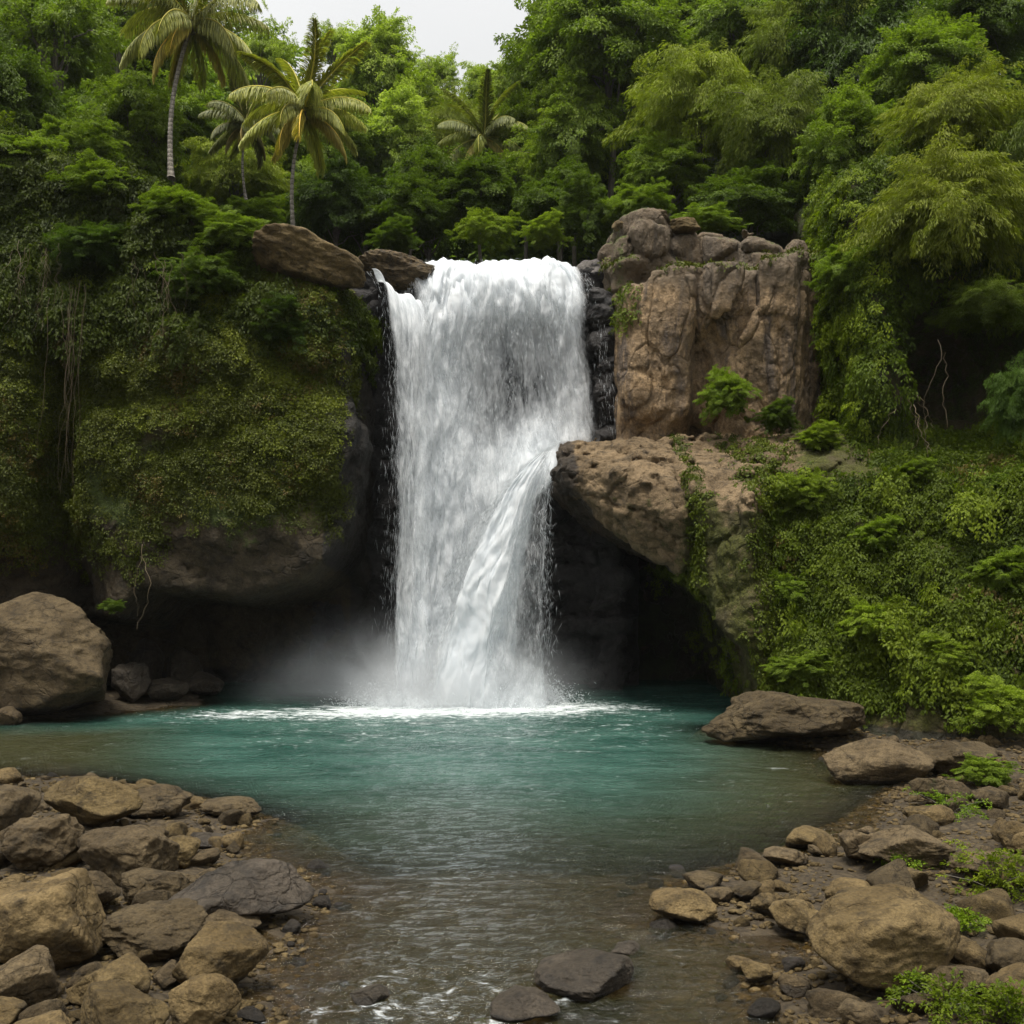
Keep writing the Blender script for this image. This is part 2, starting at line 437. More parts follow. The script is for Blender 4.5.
ff = k.math('MULTIPLY', k.ramp(k.math('ADD', fv, k.math('MULTIPLY', foam, .62)), .74, 1.12), .88)
fo = k.n('BsdfDiffuse', {'Color': c4(.80, .84, .84), 'Normal': b})
M['water'] = k.surf(k.n('MixShader', {0: ff, 1: wat.outputs[0], 2: fo.outputs[0]}).outputs[0])

# falling water: white threads and torn patches with gaps between them
def fall_material(name, fx=6.0, soft=.42):
    k = NT(name); fl = k.attr('flow').outputs['Vector']; den = k.attr('closed').outputs['Fac']
    a = k.noise(k.scale(fl, (fx, 1.05, 1)), 1.0, 6, .64, .7)
    b2 = k.noise(k.scale(fl, (fx * 2.4, 3.4, 1)), 1.0, 5, .65, .9)
    c = k.noise(k.scale(fl, (1.5, .62, 1)), 1.0, 4, .6, 1.2)
    v = k.math('ADD', k.math('ADD', k.math('MULTIPLY', a, .46), k.math('MULTIPLY', b2, .26)), k.math('MULTIPLY', c, .28))
    al = k.ramp(k.math('ADD', v, den), 1.0 - soft * .5, 1.0 + soft * .5)
    wcol = k.mix(k.ramp(v, .38, .62), c4(.85, .89, .92), c4(.95, .96, .96))
    d = k.n('BsdfDiffuse', {'Color': wcol, 'Normal': k.bump(v, .22, .10)})
    t = k.n('BsdfTranslucent', {'Color': c4(.90, .93, .95)})
    w = k.n('MixShader', {0: .5, 1: d.outputs[0], 2: t.outputs[0]})
    return k.surf(k.n('MixShader', {0: al, 1: k.n('BsdfTransparent').outputs[0], 2: w.outputs[0]}).outputs[0])
M['fall'] = fall_material('falling_water')
M['fall_fine'] = fall_material('falling_threads', 9.5, .5)
k = NT('spray_drops')
M['drops'] = k.surf(k.n('MixShader', {0: .4, 1: k.n('BsdfDiffuse', {'Color': c4(.85, .88, .9)}).outputs[0], 2: k.n('BsdfTranslucent', {'Color': c4(.8, .84, .86)}).outputs[0]}).outputs[0])
# ------------------------------------------------------------------ ground: river bed, banks, forest floor
LEFT_BANK = np.array([on_level(*q)[:2] for q in [(-60, 772), (0, 775), (80, 778), (150, 792), (200, 800), (262, 818), (215, 838), (240, 862), (318, 892), (268, 925), (262, 978), (238, 1024), (225, 1180), (-900, 1180), (-900, 772)]])
RIGHT_BANK = np.array([on_level(*q)[:2] for q in [(712, 728), (760, 738), (830, 752), (905, 790), (850, 832), (800, 862), (715, 893), (690, 912), (770, 930), (806, 955), (806, 990), (830, 1024), (850, 1180), (1900, 1180), (1900, 733)]])
BACK_BANK = np.array([on_level(*q)[:2] for q in [(-700, 722), (0, 722), (60, 720), (118, 712), (200, 704), (200, 690), (-700, 690)]])

def poly_sd(x, y, poly):
    """signed distance to a polygon, positive inside"""
    p = np.stack([x.ravel(), y.ravel()], 1).astype(np.float32); d = np.full(len(p), 9e9, np.float32); ins = np.zeros(len(p), bool)
    for a, b in zip(poly, np.roll(poly, -1, 0)):
        e = b - a; t = np.clip(((p - a) @ e) / (e @ e), 0, 1)
        d = np.minimum(d, np.linalg.norm(p - a - t[:, None] * e, axis=1))
        c = ((a[1] > p[:, 1]) != (b[1] > p[:, 1])) & (p[:, 0] < (b[0] - a[0]) * (p[:, 1] - a[1]) / (b[1] - a[1] + 1e-12) + a[0])
        ins ^= c
    return (np.where(ins, d, -d)).reshape(x.shape)

def forest_floor(x, y):
    z = 11.3 + .10 * np.clip(y - 32, 0, 40) + .35 * np.clip(y - 60, 0, 60)
    z = z + .45 * np.clip(y - 42, 0, 20) + 1.2 * sstep(2.5, 8, x) + .14 * np.clip(x - 4, 0, 40) + .22 * np.clip(-5 - x, 0, 30) 
    return z

def ground_z(x, y):
    x = np.asarray(x, np.float32); y = np.asarray(y, np.float32)
    sl, sr, sb = poly_sd(x, y, LEFT_BANK), poly_sd(x, y, RIGHT_BANK), poly_sd(x, y, BACK_BANK)
    s = np.maximum(np.maximum(sl, sr), sb)
    n = fbm(np.stack([x.ravel() * .7, y.ravel() * .7, 0 * x.ravel()], 1), 4).reshape(x.shape)
    n2 = fbm(np.stack([x.ravel() * 3, y.ravel() * 3, 0 * x.ravel() + 5], 1), 3).reshape(x.shape)
    deep = .28 + 2.4 * sstep(13, 22, y)
    bed = -deep * sstep(0, 1.2 + .10 * np.clip(y - 8, 0, 14), -s) 
    bank = .10 * np.clip(s, 0, 1.2) + .07 * np.clip(s - 1.2, 0, 4) + .05 * np.clip(s - 5, 0, 30)
    z = np.where(s > 0, bank, bed) + .10 * n + .05 * n2
    up = sstep(31.2, 33.5, y)
    z = z * (1 - up) + (forest_floor(x, y) + .5 * n) * up
    side = sstep(13.5, 17.5, np.abs(x)) * sstep(20, 25, y) * (1 - up)
    return z + side * 12

def warp(lo, hi, fine0, fine1, h, far=1.10):
    """grid lines: even between fine0 and fine1, ever wider outwards"""
    a = list(np.arange(fine0, fine1 + h / 2, h)); s = h
    while a[-1] < hi: s *= far; a.append(a[-1] + s)
    s = h
    while a[0] > lo: s *= far; a.insert(0, a[0] - s)
    return np.array(a, np.float32)

def grid_mesh(xs, ys, zf):
    X, Y = np.meshgrid(xs, ys, indexing='ij'); Z = zf(X, Y)
    nx, ny = X.shape; i, j = np.meshgrid(np.arange(nx - 1), np.arange(ny - 1), indexing='ij')
    F = np.stack([i * ny + j, (i + 1) * ny + j, (i + 1) * ny + j + 1, i * ny + j + 1], -1).reshape(-1, 4)
    return np.stack([X, Y, Z], -1).reshape(-1, 3), F

V, F = grid_mesh(warp(-150, 150, -13, 13, .085), warp(-40, 190, 7.5, 34, .085), ground_z)
mossg = sstep(2.0, 4.5, poly_sd(V[:, 0], V[:, 1], RIGHT_BANK)) * .75
cen = V[F].mean(1)
me = mesh_data('ground', V, F, [M['earth'], M['soil']], attrs={'moss': mossg})
me.polygons.foreach_set('material_index', (cen[:, 1] > 31.6).astype(np.int32))
tag(obj('ground', me), kind='structure')

# pool and river
def pool_surface():
    xs, ys = warp(-24, 24, -11, 11, .07), warp(-30, 31.4, 8.2, 28, .07)
    X, Y = np.meshgrid(xs, ys, indexing='ij'); x, y = X.ravel(), Y.ravel()
    near_fall = np.exp(-np.clip(np.hypot(np.clip(np.abs(x + 1.4) - 1.8, 0, None), (y - 27.2)) - .3, 0, None) / 2.2)
    rapid = np.exp(-((y - 9.4) / 1.3) ** 2) * sstep(-2.6, -1.4, x) * (1 - sstep(.4, 1.6, x)) 
    rapid = np.maximum(rapid, .55 * np.exp(-((y - 10.6) / 1.1) ** 2) * sstep(.2, 1.0, x) * (1 - sstep(1.6, 2.6, x)))
    q = np.stack([x, y, 0 * x], 1)
    h = .030 * fbm(q * [.9, 2.0, 1], 3) + .034 * fbm(q * [1.8, 5.0, 1] + 9, 3)
    h += near_fall * .07 * fbm(q * [1.6, 2.6, 1] + 31, 4) + rapid * .07 * fbm(q * [2.2, 3.5, 1] + 3, 4, ridged=True)
    nearer = 1 - sstep(10, 14, y)
    h += nearer * .018 * fbm(q * [2.0, 4.0, 1] + 40, 4)
    h += -.05 * nearer * sstep(11, 9, y)
    gz = ground_z(x, y)
    depth = np.clip(h - gz, 0, 4)
    mil = sstep(11.6, 20.3, y + .8 * gnoise(q * .35)) * (1 - sstep(1.8, 5.5, x - .2 * (y - 20))) 
    mil *= 1 - sstep(5.0, 8.5, -x + .35 * (20.5 - y))
    mil = np.maximum(mil, sstep(22, 24.5, y))
    back = sstep(25.0, 27.2, y)
    foam = .72 * np.exp(-np.clip(np.hypot(np.clip(np.abs(x + 1.3) - 1.3, 0, None), (y - 27.1) * 1.0) - .25, 0, None) / 1.15)
    foam += .40 * np.exp(-((y - 26.0 - .12 * x) / 1.0) ** 2) * sstep(-9.5, -6, x) * (1 - sstep(1.5, 5, x))
    foam += .15 * np.exp(-((y - 23.0) / 2.6) ** 2) * (1 - sstep(3, 5.5, np.abs(x + 1)))
    foam += .25 * rapid + .03 * nearer
    foam += .05 + .10 * sstep(13, 18, y)
    V, F = grid_mesh(xs, ys, lambda a, b: h.reshape(a.shape))
    me = mesh_data('water', V, F, M['water'], attrs={'depth': depth, 'foam': foam, 'milk': mil})
    tag(obj('water', me), kind='structure')
pool_surface()

# ------------------------------------------------------------------ cliffs
def blocks(p, s, amp, edge=.16, crack=.22):
    f1, f2, cid = worley(p * s)
    return -amp * (cid - .5) * 2 + crack * np.exp(-(f2 - f1) / edge)

CL = {}
def smoother(V, F, level):
    me = mesh_data('rock', V, F); o = obj('rock', me); m = o.modifiers.new('s', 'SUBSURF'); m.levels = m.render_levels = level
    e = o.evaluated_get(bpy.context.evaluated_depsgraph_get()).data
    v = np.empty(len(e.vertices) * 3, np.float32); e.vertices.foreach_get('co', v)
    f = np.empty(len(e.loops), np.int32); e.loops.foreach_get('vertex_index', f)
    bpy.data.objects.remove(o); return v.reshape(-1, 3), f.reshape(-1, 4)

def cliff(name, label, mat, lo, hi, h, base, detail, mossf=None, wetf=None, cat='cliff', fine=.035, level=1, sc=(1, 1, 1), ck=1.0):
    V, F = solid(lo, hi, h, base, detail)
    if level: V, F = smoother(V, F, level)
    N = vnormals(V, F); q = V * np.array(sc, np.float32)
    f1, f2, cid = worley(q * ck + .25 * np.stack([fbm(q * 1.5 + s, 3) for s in (0, 30, 60)], 1))
    d = fine * 1.3 * fbm(q * 3.2, 5, .6, ridged=True) + fine * .8 * fbm(q * 9, 3) - fine * 2.4 * np.exp(-(f2 - f1) / .03) * sstep(.0, .4, gnoise(q * .6 + 8)) + fine * 1.2 * (cid - .5)
    V = V + N * d[:, None]
    N = vnormals(V, F)
    at = {'moss': mossf(V, N) if mossf else np.zeros(len(V)), 'wet': wetf(V, N) if wetf else np.zeros(len(V))}
    if mat == 'cliff_right': at['stain'] = sstep(9.7, 10.7, V[:, 2] + .55 * gnoise(V * .9) - .25 * gnoise(V * [3, 3, .6]))
    c = V.mean(0); c[2] = V[:, 2].min()
    me = mesh_data(name, V - c, F, M[mat], attrs=at)
    o = obj(name, me, loc=c); tag(o, label, cat)
    CL[mat] = (V, F, N); return o

# left: mossy wall hanging over a dark recess
def left_base(x, y, z):
    front = 26.1 + .26 * np.clip(z - 8, 0, 9) ** 1.15 - .55 * np.exp(-((x + 6.3) / 2.6) ** 2 - ((z - 4.6) / 2.2) ** 2)
    front += .26 * np.exp(-((z - 7.7 - .25 * np.sin(x * .9)) / .5) ** 2) - .2 * np.exp(-((z - 8.7) / .9) ** 2)
    front += 1.3 * np.exp(-((x + 10.9) / .5) ** 2) * sstep(9.5, 8, z)
    front += 1.1 * sstep(-9.2, -10.4, x) * sstep(4.8, 2.5, z)
    zb = interp(x, [(-16, 1.6), (-9.4, 1.9), (-8.8, 2.6), (-6.4, 2.35), (-4.9, 2.8), (-4.2, 3.5), (-3.6, 4.6), (-2, 4.8)])
    rec = interp(x, [(-16, 29.5), (-8, 30.6), (-5, 30.4), (-3.8, 29.6), (-3, 29.6)])
    t = sstep(.35, -.35, z - zb)
    front = front + (rec - front) * t
    top = interp(x, [(-16, 15.6), (-13, 14.2), (-10, 13.0), (-8.4, 12.1), (-6.6, 11.25), (-6.0, 11.2), (-5, 10.9), (-4.3, 10.4), (-3.6, 9.7)]) + .16 * np.clip(y - 27, 0, 10)
    right = -3.72 + .10 * np.sin(z * 1.3) - .055 * np.clip(y - 27, 0, 6) + .18 * sstep(6, 3, z) 
    return smax(smax(front - y, z - top, .8) * .85, x - right, .7)
def left_detail(p):
    d = blocks(p, np.array([.5, .5, .45]), .20, .12, .14) + .36 * fbm(p * .55, 4) + .16 * fbm(p * 2.0, 4, ridged=True)
    return d
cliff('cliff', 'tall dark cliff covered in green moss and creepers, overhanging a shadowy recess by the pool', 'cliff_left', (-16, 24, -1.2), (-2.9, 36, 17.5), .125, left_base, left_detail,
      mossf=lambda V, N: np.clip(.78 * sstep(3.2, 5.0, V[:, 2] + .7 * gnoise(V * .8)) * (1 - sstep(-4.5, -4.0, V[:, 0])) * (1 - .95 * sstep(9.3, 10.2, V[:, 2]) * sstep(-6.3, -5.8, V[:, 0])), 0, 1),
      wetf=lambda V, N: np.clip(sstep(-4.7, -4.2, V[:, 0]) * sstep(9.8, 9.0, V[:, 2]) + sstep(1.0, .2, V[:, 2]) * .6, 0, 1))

# behind the fall: dark wet wall and the layered lip
def back_base(x, y, z):
    top = interp(x, [(-5.5, 11.75), (-4.2, 11.85), (-2.95, 11.75), (-2.6, 11.2), (-1, 11.35), (1.4, 11.35), (1.75, 11.6), (2.0, 11.85), (3.4, 11.9)]) - .06 * np.clip(30.6 - y, 0, 2)
    front = 30.25 + .0 * x - .35 * np.exp(-((x + 3.6) / .9) ** 2) * sstep(9.5, 10.8, z) - .30 * np.exp(-((x - 2.2) / .5) ** 2) * sstep(10.2, 11, z)
    front = front + 1.0 * np.exp(-((x + 3.55) / .34) ** 2 - ((z - 11.3) / .7) ** 2) * 0
    wall = smax(front - y, z - top, .35)
    pil = smax(smax(np.abs(x - 2.62) - .52, 29.15 - y, .3), z - (10.75 - .25 * (x - 2.2)), .3)
    return smin(wall, pil, .3)
def back_detail(p):
    return blocks(p, np.array([.8, .8, 2.1]), .16, .12, .16) + .10 * fbm(p * 1.4, 4) + .12 * fbm(p * [2.2, 2.2, 6], 3, ridged=True)
cliff('cliff', 'dark layered wet rock wall and lip that the white waterfall pours over', 'cliff_back', (-5.6, 28, -1.2), (3.5, 33.5, 13), .10, back_base, back_detail,
      wetf=lambda V, N: np.clip(.85 - .8 * sstep(11.0, 11.5, V[:, 2]) * sstep(.0, .5, N[:, 2]), 0, 1))

# right: bare fluted cliff in two steps
def right_base(x, y, z):
    f1 = 27.75 + .42 * sstep(7.9, 6.9, z) * sstep(4.0, 2.2, x) + .10 * (x - 5) ** 2 * .12
    f1 = f1 + 1.0 * np.exp(-((x - 4.95) / .42) ** 2) * sstep(9.9, 8.6, z) + .35 * np.exp(-((x - 4.72) / .10) ** 2)
    f1 = f1 + .75 * np.exp(-((x - 4.2) / 1.2) ** 2) * sstep(7.4, 6.7, z) - .22 * np.exp(-((x - 6.3) / .9) ** 2) * sstep(9.2, 9.9, z)
    f1 = f1 + .5 * sstep(6.9, 8.0, x)
    t1 = interp(x, [(2, 10.35), (2.6, 10.7), (3.4, 10.85), (4.6, 10.95), (5.4, 11.0), (6.2, 11.15), (7.3, 11.3), (8.5, 11.3)]) + .10 * (y - 28)
    b1 = smax(smax(f1 - y, z - t1, .25), smax(2.55 - x, x - 8.4, .2), .35)
    f2 = 29.3 + .3 * np.sin(x * 1.7)
    t2 = interp(x, [(2.2, 11.9), (2.7, 12.45), (3.6, 12.75), (4.6, 12.65), (5.6, 12.4), (6.6, 12.3), (7.5, 12.0)])
    b2 = smax(smax(f2 - y, z - t2, .4), smax(2.55 - x, x - 8.0, .3), .5)
    return smin(b1, b2, .15)
def right_detail(p):
    up = sstep(10.9, 11.4, p[:, 2])[..., None]
    d1 = blocks(p, np.array([.75, .75, .30]), .26, .05, .12) + .09 * fbm(p * [2.4, 2.4, .5], 4, ridged=True)
    d2 = blocks(p, np.array([1.0, 1.0, 1.3]), .22, .10, .24)
    d1 = d1 + .20 * np.exp(-np.abs(gnoise(p * [.75, .75, .16] + 3)) / .03) + .13 * np.exp(-np.abs(gnoise(p * [.35, .35, .8] + 11)) / .035)
    return d1 * (1 - up[:, 0]) + d2 * up[:, 0] + .07 * fbm(p * 1.1, 4) + .04 * fbm(p * 4, 3, ridged=True)
cliff('cliff', 'bare brown fluted cliff in two steps, streaked tan and grey, standing above the flat ledge', 'cliff_right', (1.9, 26.6, 5.2), (8.8, 33, 13.6), .085, right_base, right_detail,
      mossf=lambda V, N: np.clip(.55 * sstep(.45, .9, N[:, 2]) * sstep(10.5, 10.9, V[:, 2]) + .5 * np.exp(-((V[:, 0] - 2.85) / .3) ** 2) * sstep(9.2, 10, V[:, 2]) , 0, 1),
      wetf=lambda V, N: .9 * sstep(2.95, 2.5, V[:, 0]) * sstep(10.6, 9.8, V[:, 2]), fine=.032, sc=(1, 1, .38), ck=1.2, level=2)

# right: ledge over the sea-green cave, and the overgrown slope that carries it
def ledge_base(x, y, z):
    fx = interp(x, [(.6, 27.6), (.95, 27.0), (1.6, 26.0), (2.6, 25.0), (4.0, 24.3), (4.7, 23.4), (5.0, 22.9), (6.6, 22.0), (8.6, 20.6), (12, 18.6), (16, 17.2)])
    lean = .52 * np.clip(z, 0, 7) * sstep(4.7, 6.2, x)
    belly = .5 * np.clip(4.6 - z, 0, 3) ** 1.1 * (1 - sstep(3.4, 4.6, x)) - .35 * np.exp(-((z + .1) / .35) ** 2) * sstep(4.4, 5, x)
    front = fx + lean + belly
    top = 5.35 + .36 * (y - 24.4) + .10 * np.clip(x - 4.5, 0, 4) - .25 * sstep(1.8, .8, x)
    top = np.minimum(top, 6.62 + .10 * np.clip(x - 6, 0, 6))
    left = .92 + .12 * (28 - y) * 0
    body = smax(smax(front - y, z - top, .35), left - x, .45)
    zc = interp(x, [(0, 5.0), (.95, 4.75), (1.6, 4.25), (2.2, 3.55), (2.9, 3.15), (3.5, 2.9), (4.3, 2.4), (4.95, 1.7), (5.3, .7), (5.5, -.3), (5.7, -1.4)])
    cave = np.maximum(z - zc - .15 - .5 * sstep(24.5, 27, y), y - 31.2)
    return smax(body, -cave * .8, .3)
def ledge_detail(p):
    flat = sstep(5.0, 5.6, p[:, 2])
    d = blocks(p, np.array([.8, .8, .7]), .13, .10, .14) * (1 - flat) + blocks(p, np.array([1.1, 1.1, 2.6]), .12, .12, .12) * flat
    groove = .32 * np.exp(-((p[:, 0] - 3.98 - .12 * np.sin(p[:, 2] * 2)) / .10) ** 2) * sstep(26.5, 25.5, p[:, 1])
    d = d + .15 * np.exp(-np.abs(gnoise(p * [.55, .55, .42] + 21)) / .035) + .10 * np.exp(-np.abs(gnoise(p * [.9, .9, 1.6] + 31)) / .05)
    return d + groove + .22 * fbm(p * .7, 4) + .09 * fbm(p * 2.6, 4, ridged=True)
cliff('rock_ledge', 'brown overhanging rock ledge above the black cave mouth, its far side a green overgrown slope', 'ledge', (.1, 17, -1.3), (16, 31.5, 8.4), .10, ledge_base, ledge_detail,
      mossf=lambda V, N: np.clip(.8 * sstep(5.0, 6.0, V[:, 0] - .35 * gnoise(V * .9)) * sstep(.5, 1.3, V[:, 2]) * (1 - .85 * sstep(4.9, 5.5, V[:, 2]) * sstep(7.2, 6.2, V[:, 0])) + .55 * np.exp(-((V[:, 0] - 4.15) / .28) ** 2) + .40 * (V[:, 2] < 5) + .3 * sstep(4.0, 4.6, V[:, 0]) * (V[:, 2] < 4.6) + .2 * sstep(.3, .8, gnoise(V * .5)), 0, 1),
      wetf=lambda V, N: np.clip(sstep(.55, .1, V[:, 2]) + .85 * sstep(2.1, 1.1, V[:, 0]) + sstep(26, 27.5, V[:, 1]) * (V[:, 0] < 5.6) * (V[:, 2] < 5), 0, 1), cat='rock ledge', fine=.045, sc=(1, 1, 1.3), ck=.8)  # wet foot and fall side; last term paints the cave's shade

# far right: overgrown upper wall with a dark hollow
def upper_base(x, y, z):
    front = 26.3 + .22 * np.clip(z - 9, 0, 9) - .8 * np.exp(-((x - 8.5) / 1.0) ** 2) * sstep(5.5, 8, z) * sstep(12, 9.5, z) - .25 * np.clip(x - 10, 0, 6)
    top = interp(x, [(7, 12.6), (8.4, 12.9), (10, 13.6), (16, 15.5)]) + .2 * (y - 28)
    hole = np.sqrt(((x - 10.7) / 1.6) ** 2 + ((z - 8.0) / 2.1) ** 2 + ((y - 25.5) / 3.4) ** 2) - 1
    b = smax(smax(front - y, z - top, .6), smax(8.35 - x, -9, .1), .5)
    return smax(b, -hole * 1.5, .4)
M['cliff_upper'] = M['cliff_left']
cliff('cliff', 'overgrown upper cliff with a black hollow, hung with bright green creepers', 'cliff_upper', (6.7, 23, 5.6), (16, 34, 17), .14, upper_base, lambda p: .35 * fbm(p * .6, 4) + .15 * fbm(p * 2, 3, ridged=True),
      mossf=lambda V, N: np.full(len(V), .6))
# ------------------------------------------------------------------ waterfall
def water_sheet(name, nu, nv, pos, dens, mat, parent, seed, lump=.10, foff=0., rag=.10):
    """a sheet of falling water: pos(u, v) in the place, dens(u, v) how closed it is"""
    u, v = np.meshgrid(np.linspace(0, 1, nu), np.linspace(0, 1, nv), indexing='ij'); u, v = u.ravel(), v.ravel()
    p = pos(u, v).astype(np.float32)
    pg = p.reshape(nu, nv, 3)
    s = np.concatenate([np.zeros((nu, 1)), np.cumsum(np.linalg.norm(np.diff(pg, axis=1), axis=2), 1)], 1).ravel()
    wid = np.linalg.norm(pg[-1, nv // 2] - pg[0, nv // 2])
    flow = np.stack([u * wid + foff + .10 * gnoise(np.stack([u * wid, s * .6, 0 * s + seed], 1)), s, np.full(len(s), seed)], 1)
    q = np.stack([flow[:, 0] * 2.4, s * .55, np.full(len(s), seed + .5)], 1)
    p[:, 1] += lump * fbm(q, 4) * np.clip(s / 1.5, .3, 1) + .45 * lump * fbm(q * [2.6, 2.2, 1] + 7, 3)
    p[:, 0] += lump * .5 * fbm(q + 55, 3) * np.clip(s / 3, 0, 1)
    rq = np.stack([flow[:, 0] * 5.0, s * .9, np.full(len(s), seed + 3)], 1)
    p += (rag * np.clip(s / 2.5, .25, 1.3))[:, None] * np.stack([fbm(rq, 3), .5 * fbm(rq + 20, 3), .3 * fbm(rq + 40, 3)], 1)
    i, j = np.meshgrid(np.arange(nu - 1), np.arange(nv - 1), indexing='ij')
    F = np.stack([i * nv + j, (i + 1) * nv + j, (i + 1) * nv + j + 1, i * nv + j + 1], -1).reshape(-1, 4)
    me = mesh_data(name, p, F, M[mat], attrs={'flow': flow, 'closed': dens(u, v, p)})
    return obj(name, me, parent)

G = 9.81
fall = empty('waterfall', (-.5, 27.5, 0)); off = np.array([-.5, 27.5, 0])
tag(fall, 'broad white waterfall plunging over the rock lip into the teal pool', 'waterfall')

def main_pos(vf, yl, bulge):
    def f(u, v):
        x0 = -2.76 + 4.70 * u
        zl = 11.58 + .05 * np.sin(u * 9 + 1) + .07 * gnoise(np.stack([u * 9, 0 * u + yl, 0 * u], 1)) - .34 * (np.abs(u - .5) * 2) ** 6 + .07 * gnoise(np.stack([u * 22, 0 * u + yl, 0 * u], 1))
        t = np.where(v < .08, 0, (v - .08) / .92) ** .62 * math.sqrt(2 * 12.0 / G)
        run = np.clip(.08 - v, 0, None) / .08 * 1.2                     # the river still on top of the lip
        vv = vf * (.85 + .3 * gnoise(np.stack([u * 4, 0 * u, 0 * u + yl], 1)))
        y = yl + run - vv * t + bulge * -.35 * np.exp(-((t - .45) / .25) ** 2) * np.sin(np.pi * np.clip(u, 0, 1))
        z = zl - .5 * G * t * t * .985
        x = x0 + t * (-.16 * (1 - u) ** 1.5 + .80 * u ** 2)
        return np.stack([x, y, z], 1) - off
    return f
def main_dens(base, hole):
    def f(u, v, p):
        z = p[:, 2]; x = p[:, 0] + off[0]
        edge = np.minimum(sstep(-.05, .17, u), sstep(1.05, .84, u)); edge = np.maximum(edge, sstep(11.2, 11.5, z) * np.minimum(sstep(0, .03, u), sstep(1, .97, u)))
        d = base + .42 * sstep(9.2, 11.2, z) - hole * np.exp(-((x - .1) / 1.3) ** 2) * np.exp(-((z - 8.0) / 1.9) ** 2) + .14 * np.exp(-((x + 2.4) / 1.0) ** 2) + .34 * np.exp(-((x - .7) / .9) ** 2 - ((z - 6.0) / 1.1) ** 2)
        d = d + .28 * sstep(3.2, .6, z)
        rl = np.interp(z, [0, 3, 4.5, 5.3, 5.9, 6.4], [-.7, -.35, .3, .95, 1.6, 3.0])  # the ledge takes the water on this side
        d = d - .9 * sstep(-.35, .25, x - rl)
        return d * edge + (edge - 1) * .2
    return f
water_sheet('curtain', 150, 190, main_pos(1.15, 30.0, 0), main_dens(.64, .18), 'fall', fall, 3.1, .22)
water_sheet('curtain', 150, 190, main_pos(1.55, 29.95, .5), main_dens(.54, .28), 'fall', fall, 8.7, .34, 3.)
water_sheet('curtain', 150, 190, main_pos(1.95, 29.9, 1), main_dens(.44, .32), 'fall', fall, 15.3, .42, 7.)
water_sheet('curtain', 150, 190, main_pos(1.75, 29.85, 1.6), main_dens(.26, .20), 'fall_fine', fall, 45.3, .5, 9.)

# left chute: through the notch, down between wall and main curtain
def chute_pos(vf, yl):
    def f(u, v):
        t = v ** .62 * math.sqrt(2 * 10.9 / G)
        x = -3.86 + 1.85 * u + (.84 - .55 * u) * (1 - np.exp(-t * 2.2)) + .03 * np.sin(u * 20)
        z = 10.95 - 1.15 * u + .10 * np.sin(u * 11) + .16 * gnoise(np.stack([u * 9, 0 * u + yl, 0 * u], 1)) - .5 * G * t * t
        y = yl + .25 * u - vf * t
        return np.stack([x, y, np.maximum(z, -.15)], 1) - off
    return f
def chute_dens(base):
    def f(u, v, p):
        e = np.minimum(sstep(-.08, .30, u), sstep(1.05, .62, u)); z = p[:, 2]
        return (base + .3 * sstep(8.5, 10.8, z) + .2 * sstep(3, .5, z)) * e + (e - 1) * .15
    return f
water_sheet('chute', 70, 190, chute_pos(.8, 28.25), chute_dens(.50), 'fall', fall, 21.4, .2, 11., .12)
water_sheet('chute', 70, 190, chute_pos(1.1, 28.15), chute_dens(.42), 'fall_fine', fall, 27.9, .22, 13., .14)

# the stream that strikes the ledge's corner and is thrown sideways, fanning out as it drops
def fan_pos(y0, k):
    def f(u, v):
        vx = -4.85 * (1 - u) ** 1.1
        zt = 6.45 - .68 * u ** 2; vz = 1.9 * (1 - u) + .2; T = (-vz + np.sqrt(vz * vz + 2 * G * zt)) / G
        t = v ** .75 * T * 1.01
        x = 1.32 - .42 * u ** .8 + vx * t * (1 - .18 * t) * k + .10 * np.sin(u * 17) * v
        z = zt - vz * t - .5 * G * t * t
        y = y0 - .35 * u - (.35 + .25 * u) * t
        return np.stack([x, y, np.maximum(z, -.15)], 1) - off
    return f
def fan_dens(base):
    def f(u, v, p):
        e = np.minimum(sstep(-.08, .42, u), sstep(1.01, .93, u))
        d = base + .52 * sstep(.68, .36, u) - .09 * sstep(.55, .80, u) + .02 * sstep(.90, .95, u) + .25 * sstep(.25, 0, v) + .16 * sstep(.8, 1, v)
        d = d - .9 * (1 - sstep(0, .14, v)) * (1 - sstep(.75, .95, u))
        return d * e + (e - 1) * .15
    return f
water_sheet('side_stream', 120, 130, fan_pos(27.05, 1.0), fan_dens(.46), 'fall_fine', fall, 33.3, .2, 17., .12)
water_sheet('side_stream', 120, 130, fan_pos(26.85, 1.06), fan_dens(.36), 'fall', fall, 39.1, .22, 23., .14)
water_sheet('side_stream', 120, 130, fan_pos(27.35, .86), fan_dens(.44), 'fall', fall, 52.7, .26, 29., .14)
water_sheet('side_stream', 120, 130, fan_pos(27.55, .68), fan_dens(.40), 'fall', fall, 57.7, .26, 31., .14)

# churned heaps where it lands
def heap_pos(y0, h, w):
    def f(u, v):
        x = -3.9 + 5.1 * u; a = gnoise(np.stack([u * 7, 0 * u + y0, 0 * u], 1))
        return np.stack([x, y0 - w * (1 - v) + .25 * a, -.05 + h * (1 + .9 * a) * v ** .8], 1) - off
    return f
def heap_dens(u, v, p):
    return .62 * np.minimum(sstep(0, .2, u), sstep(1, .8, u)) + .05 - .75 * v ** 1.3 
for y0, h, w, sd_ in ((26.9, .75, .55, 71.3), (27.2, 1.05, .55, 77.1), (27.5, 1.3, .5, 83.9)):
    water_sheet('splash', 150, 40, heap_pos(y0, h, w), heap_dens, 'fall', fall, sd_, .5, sd_, .35)

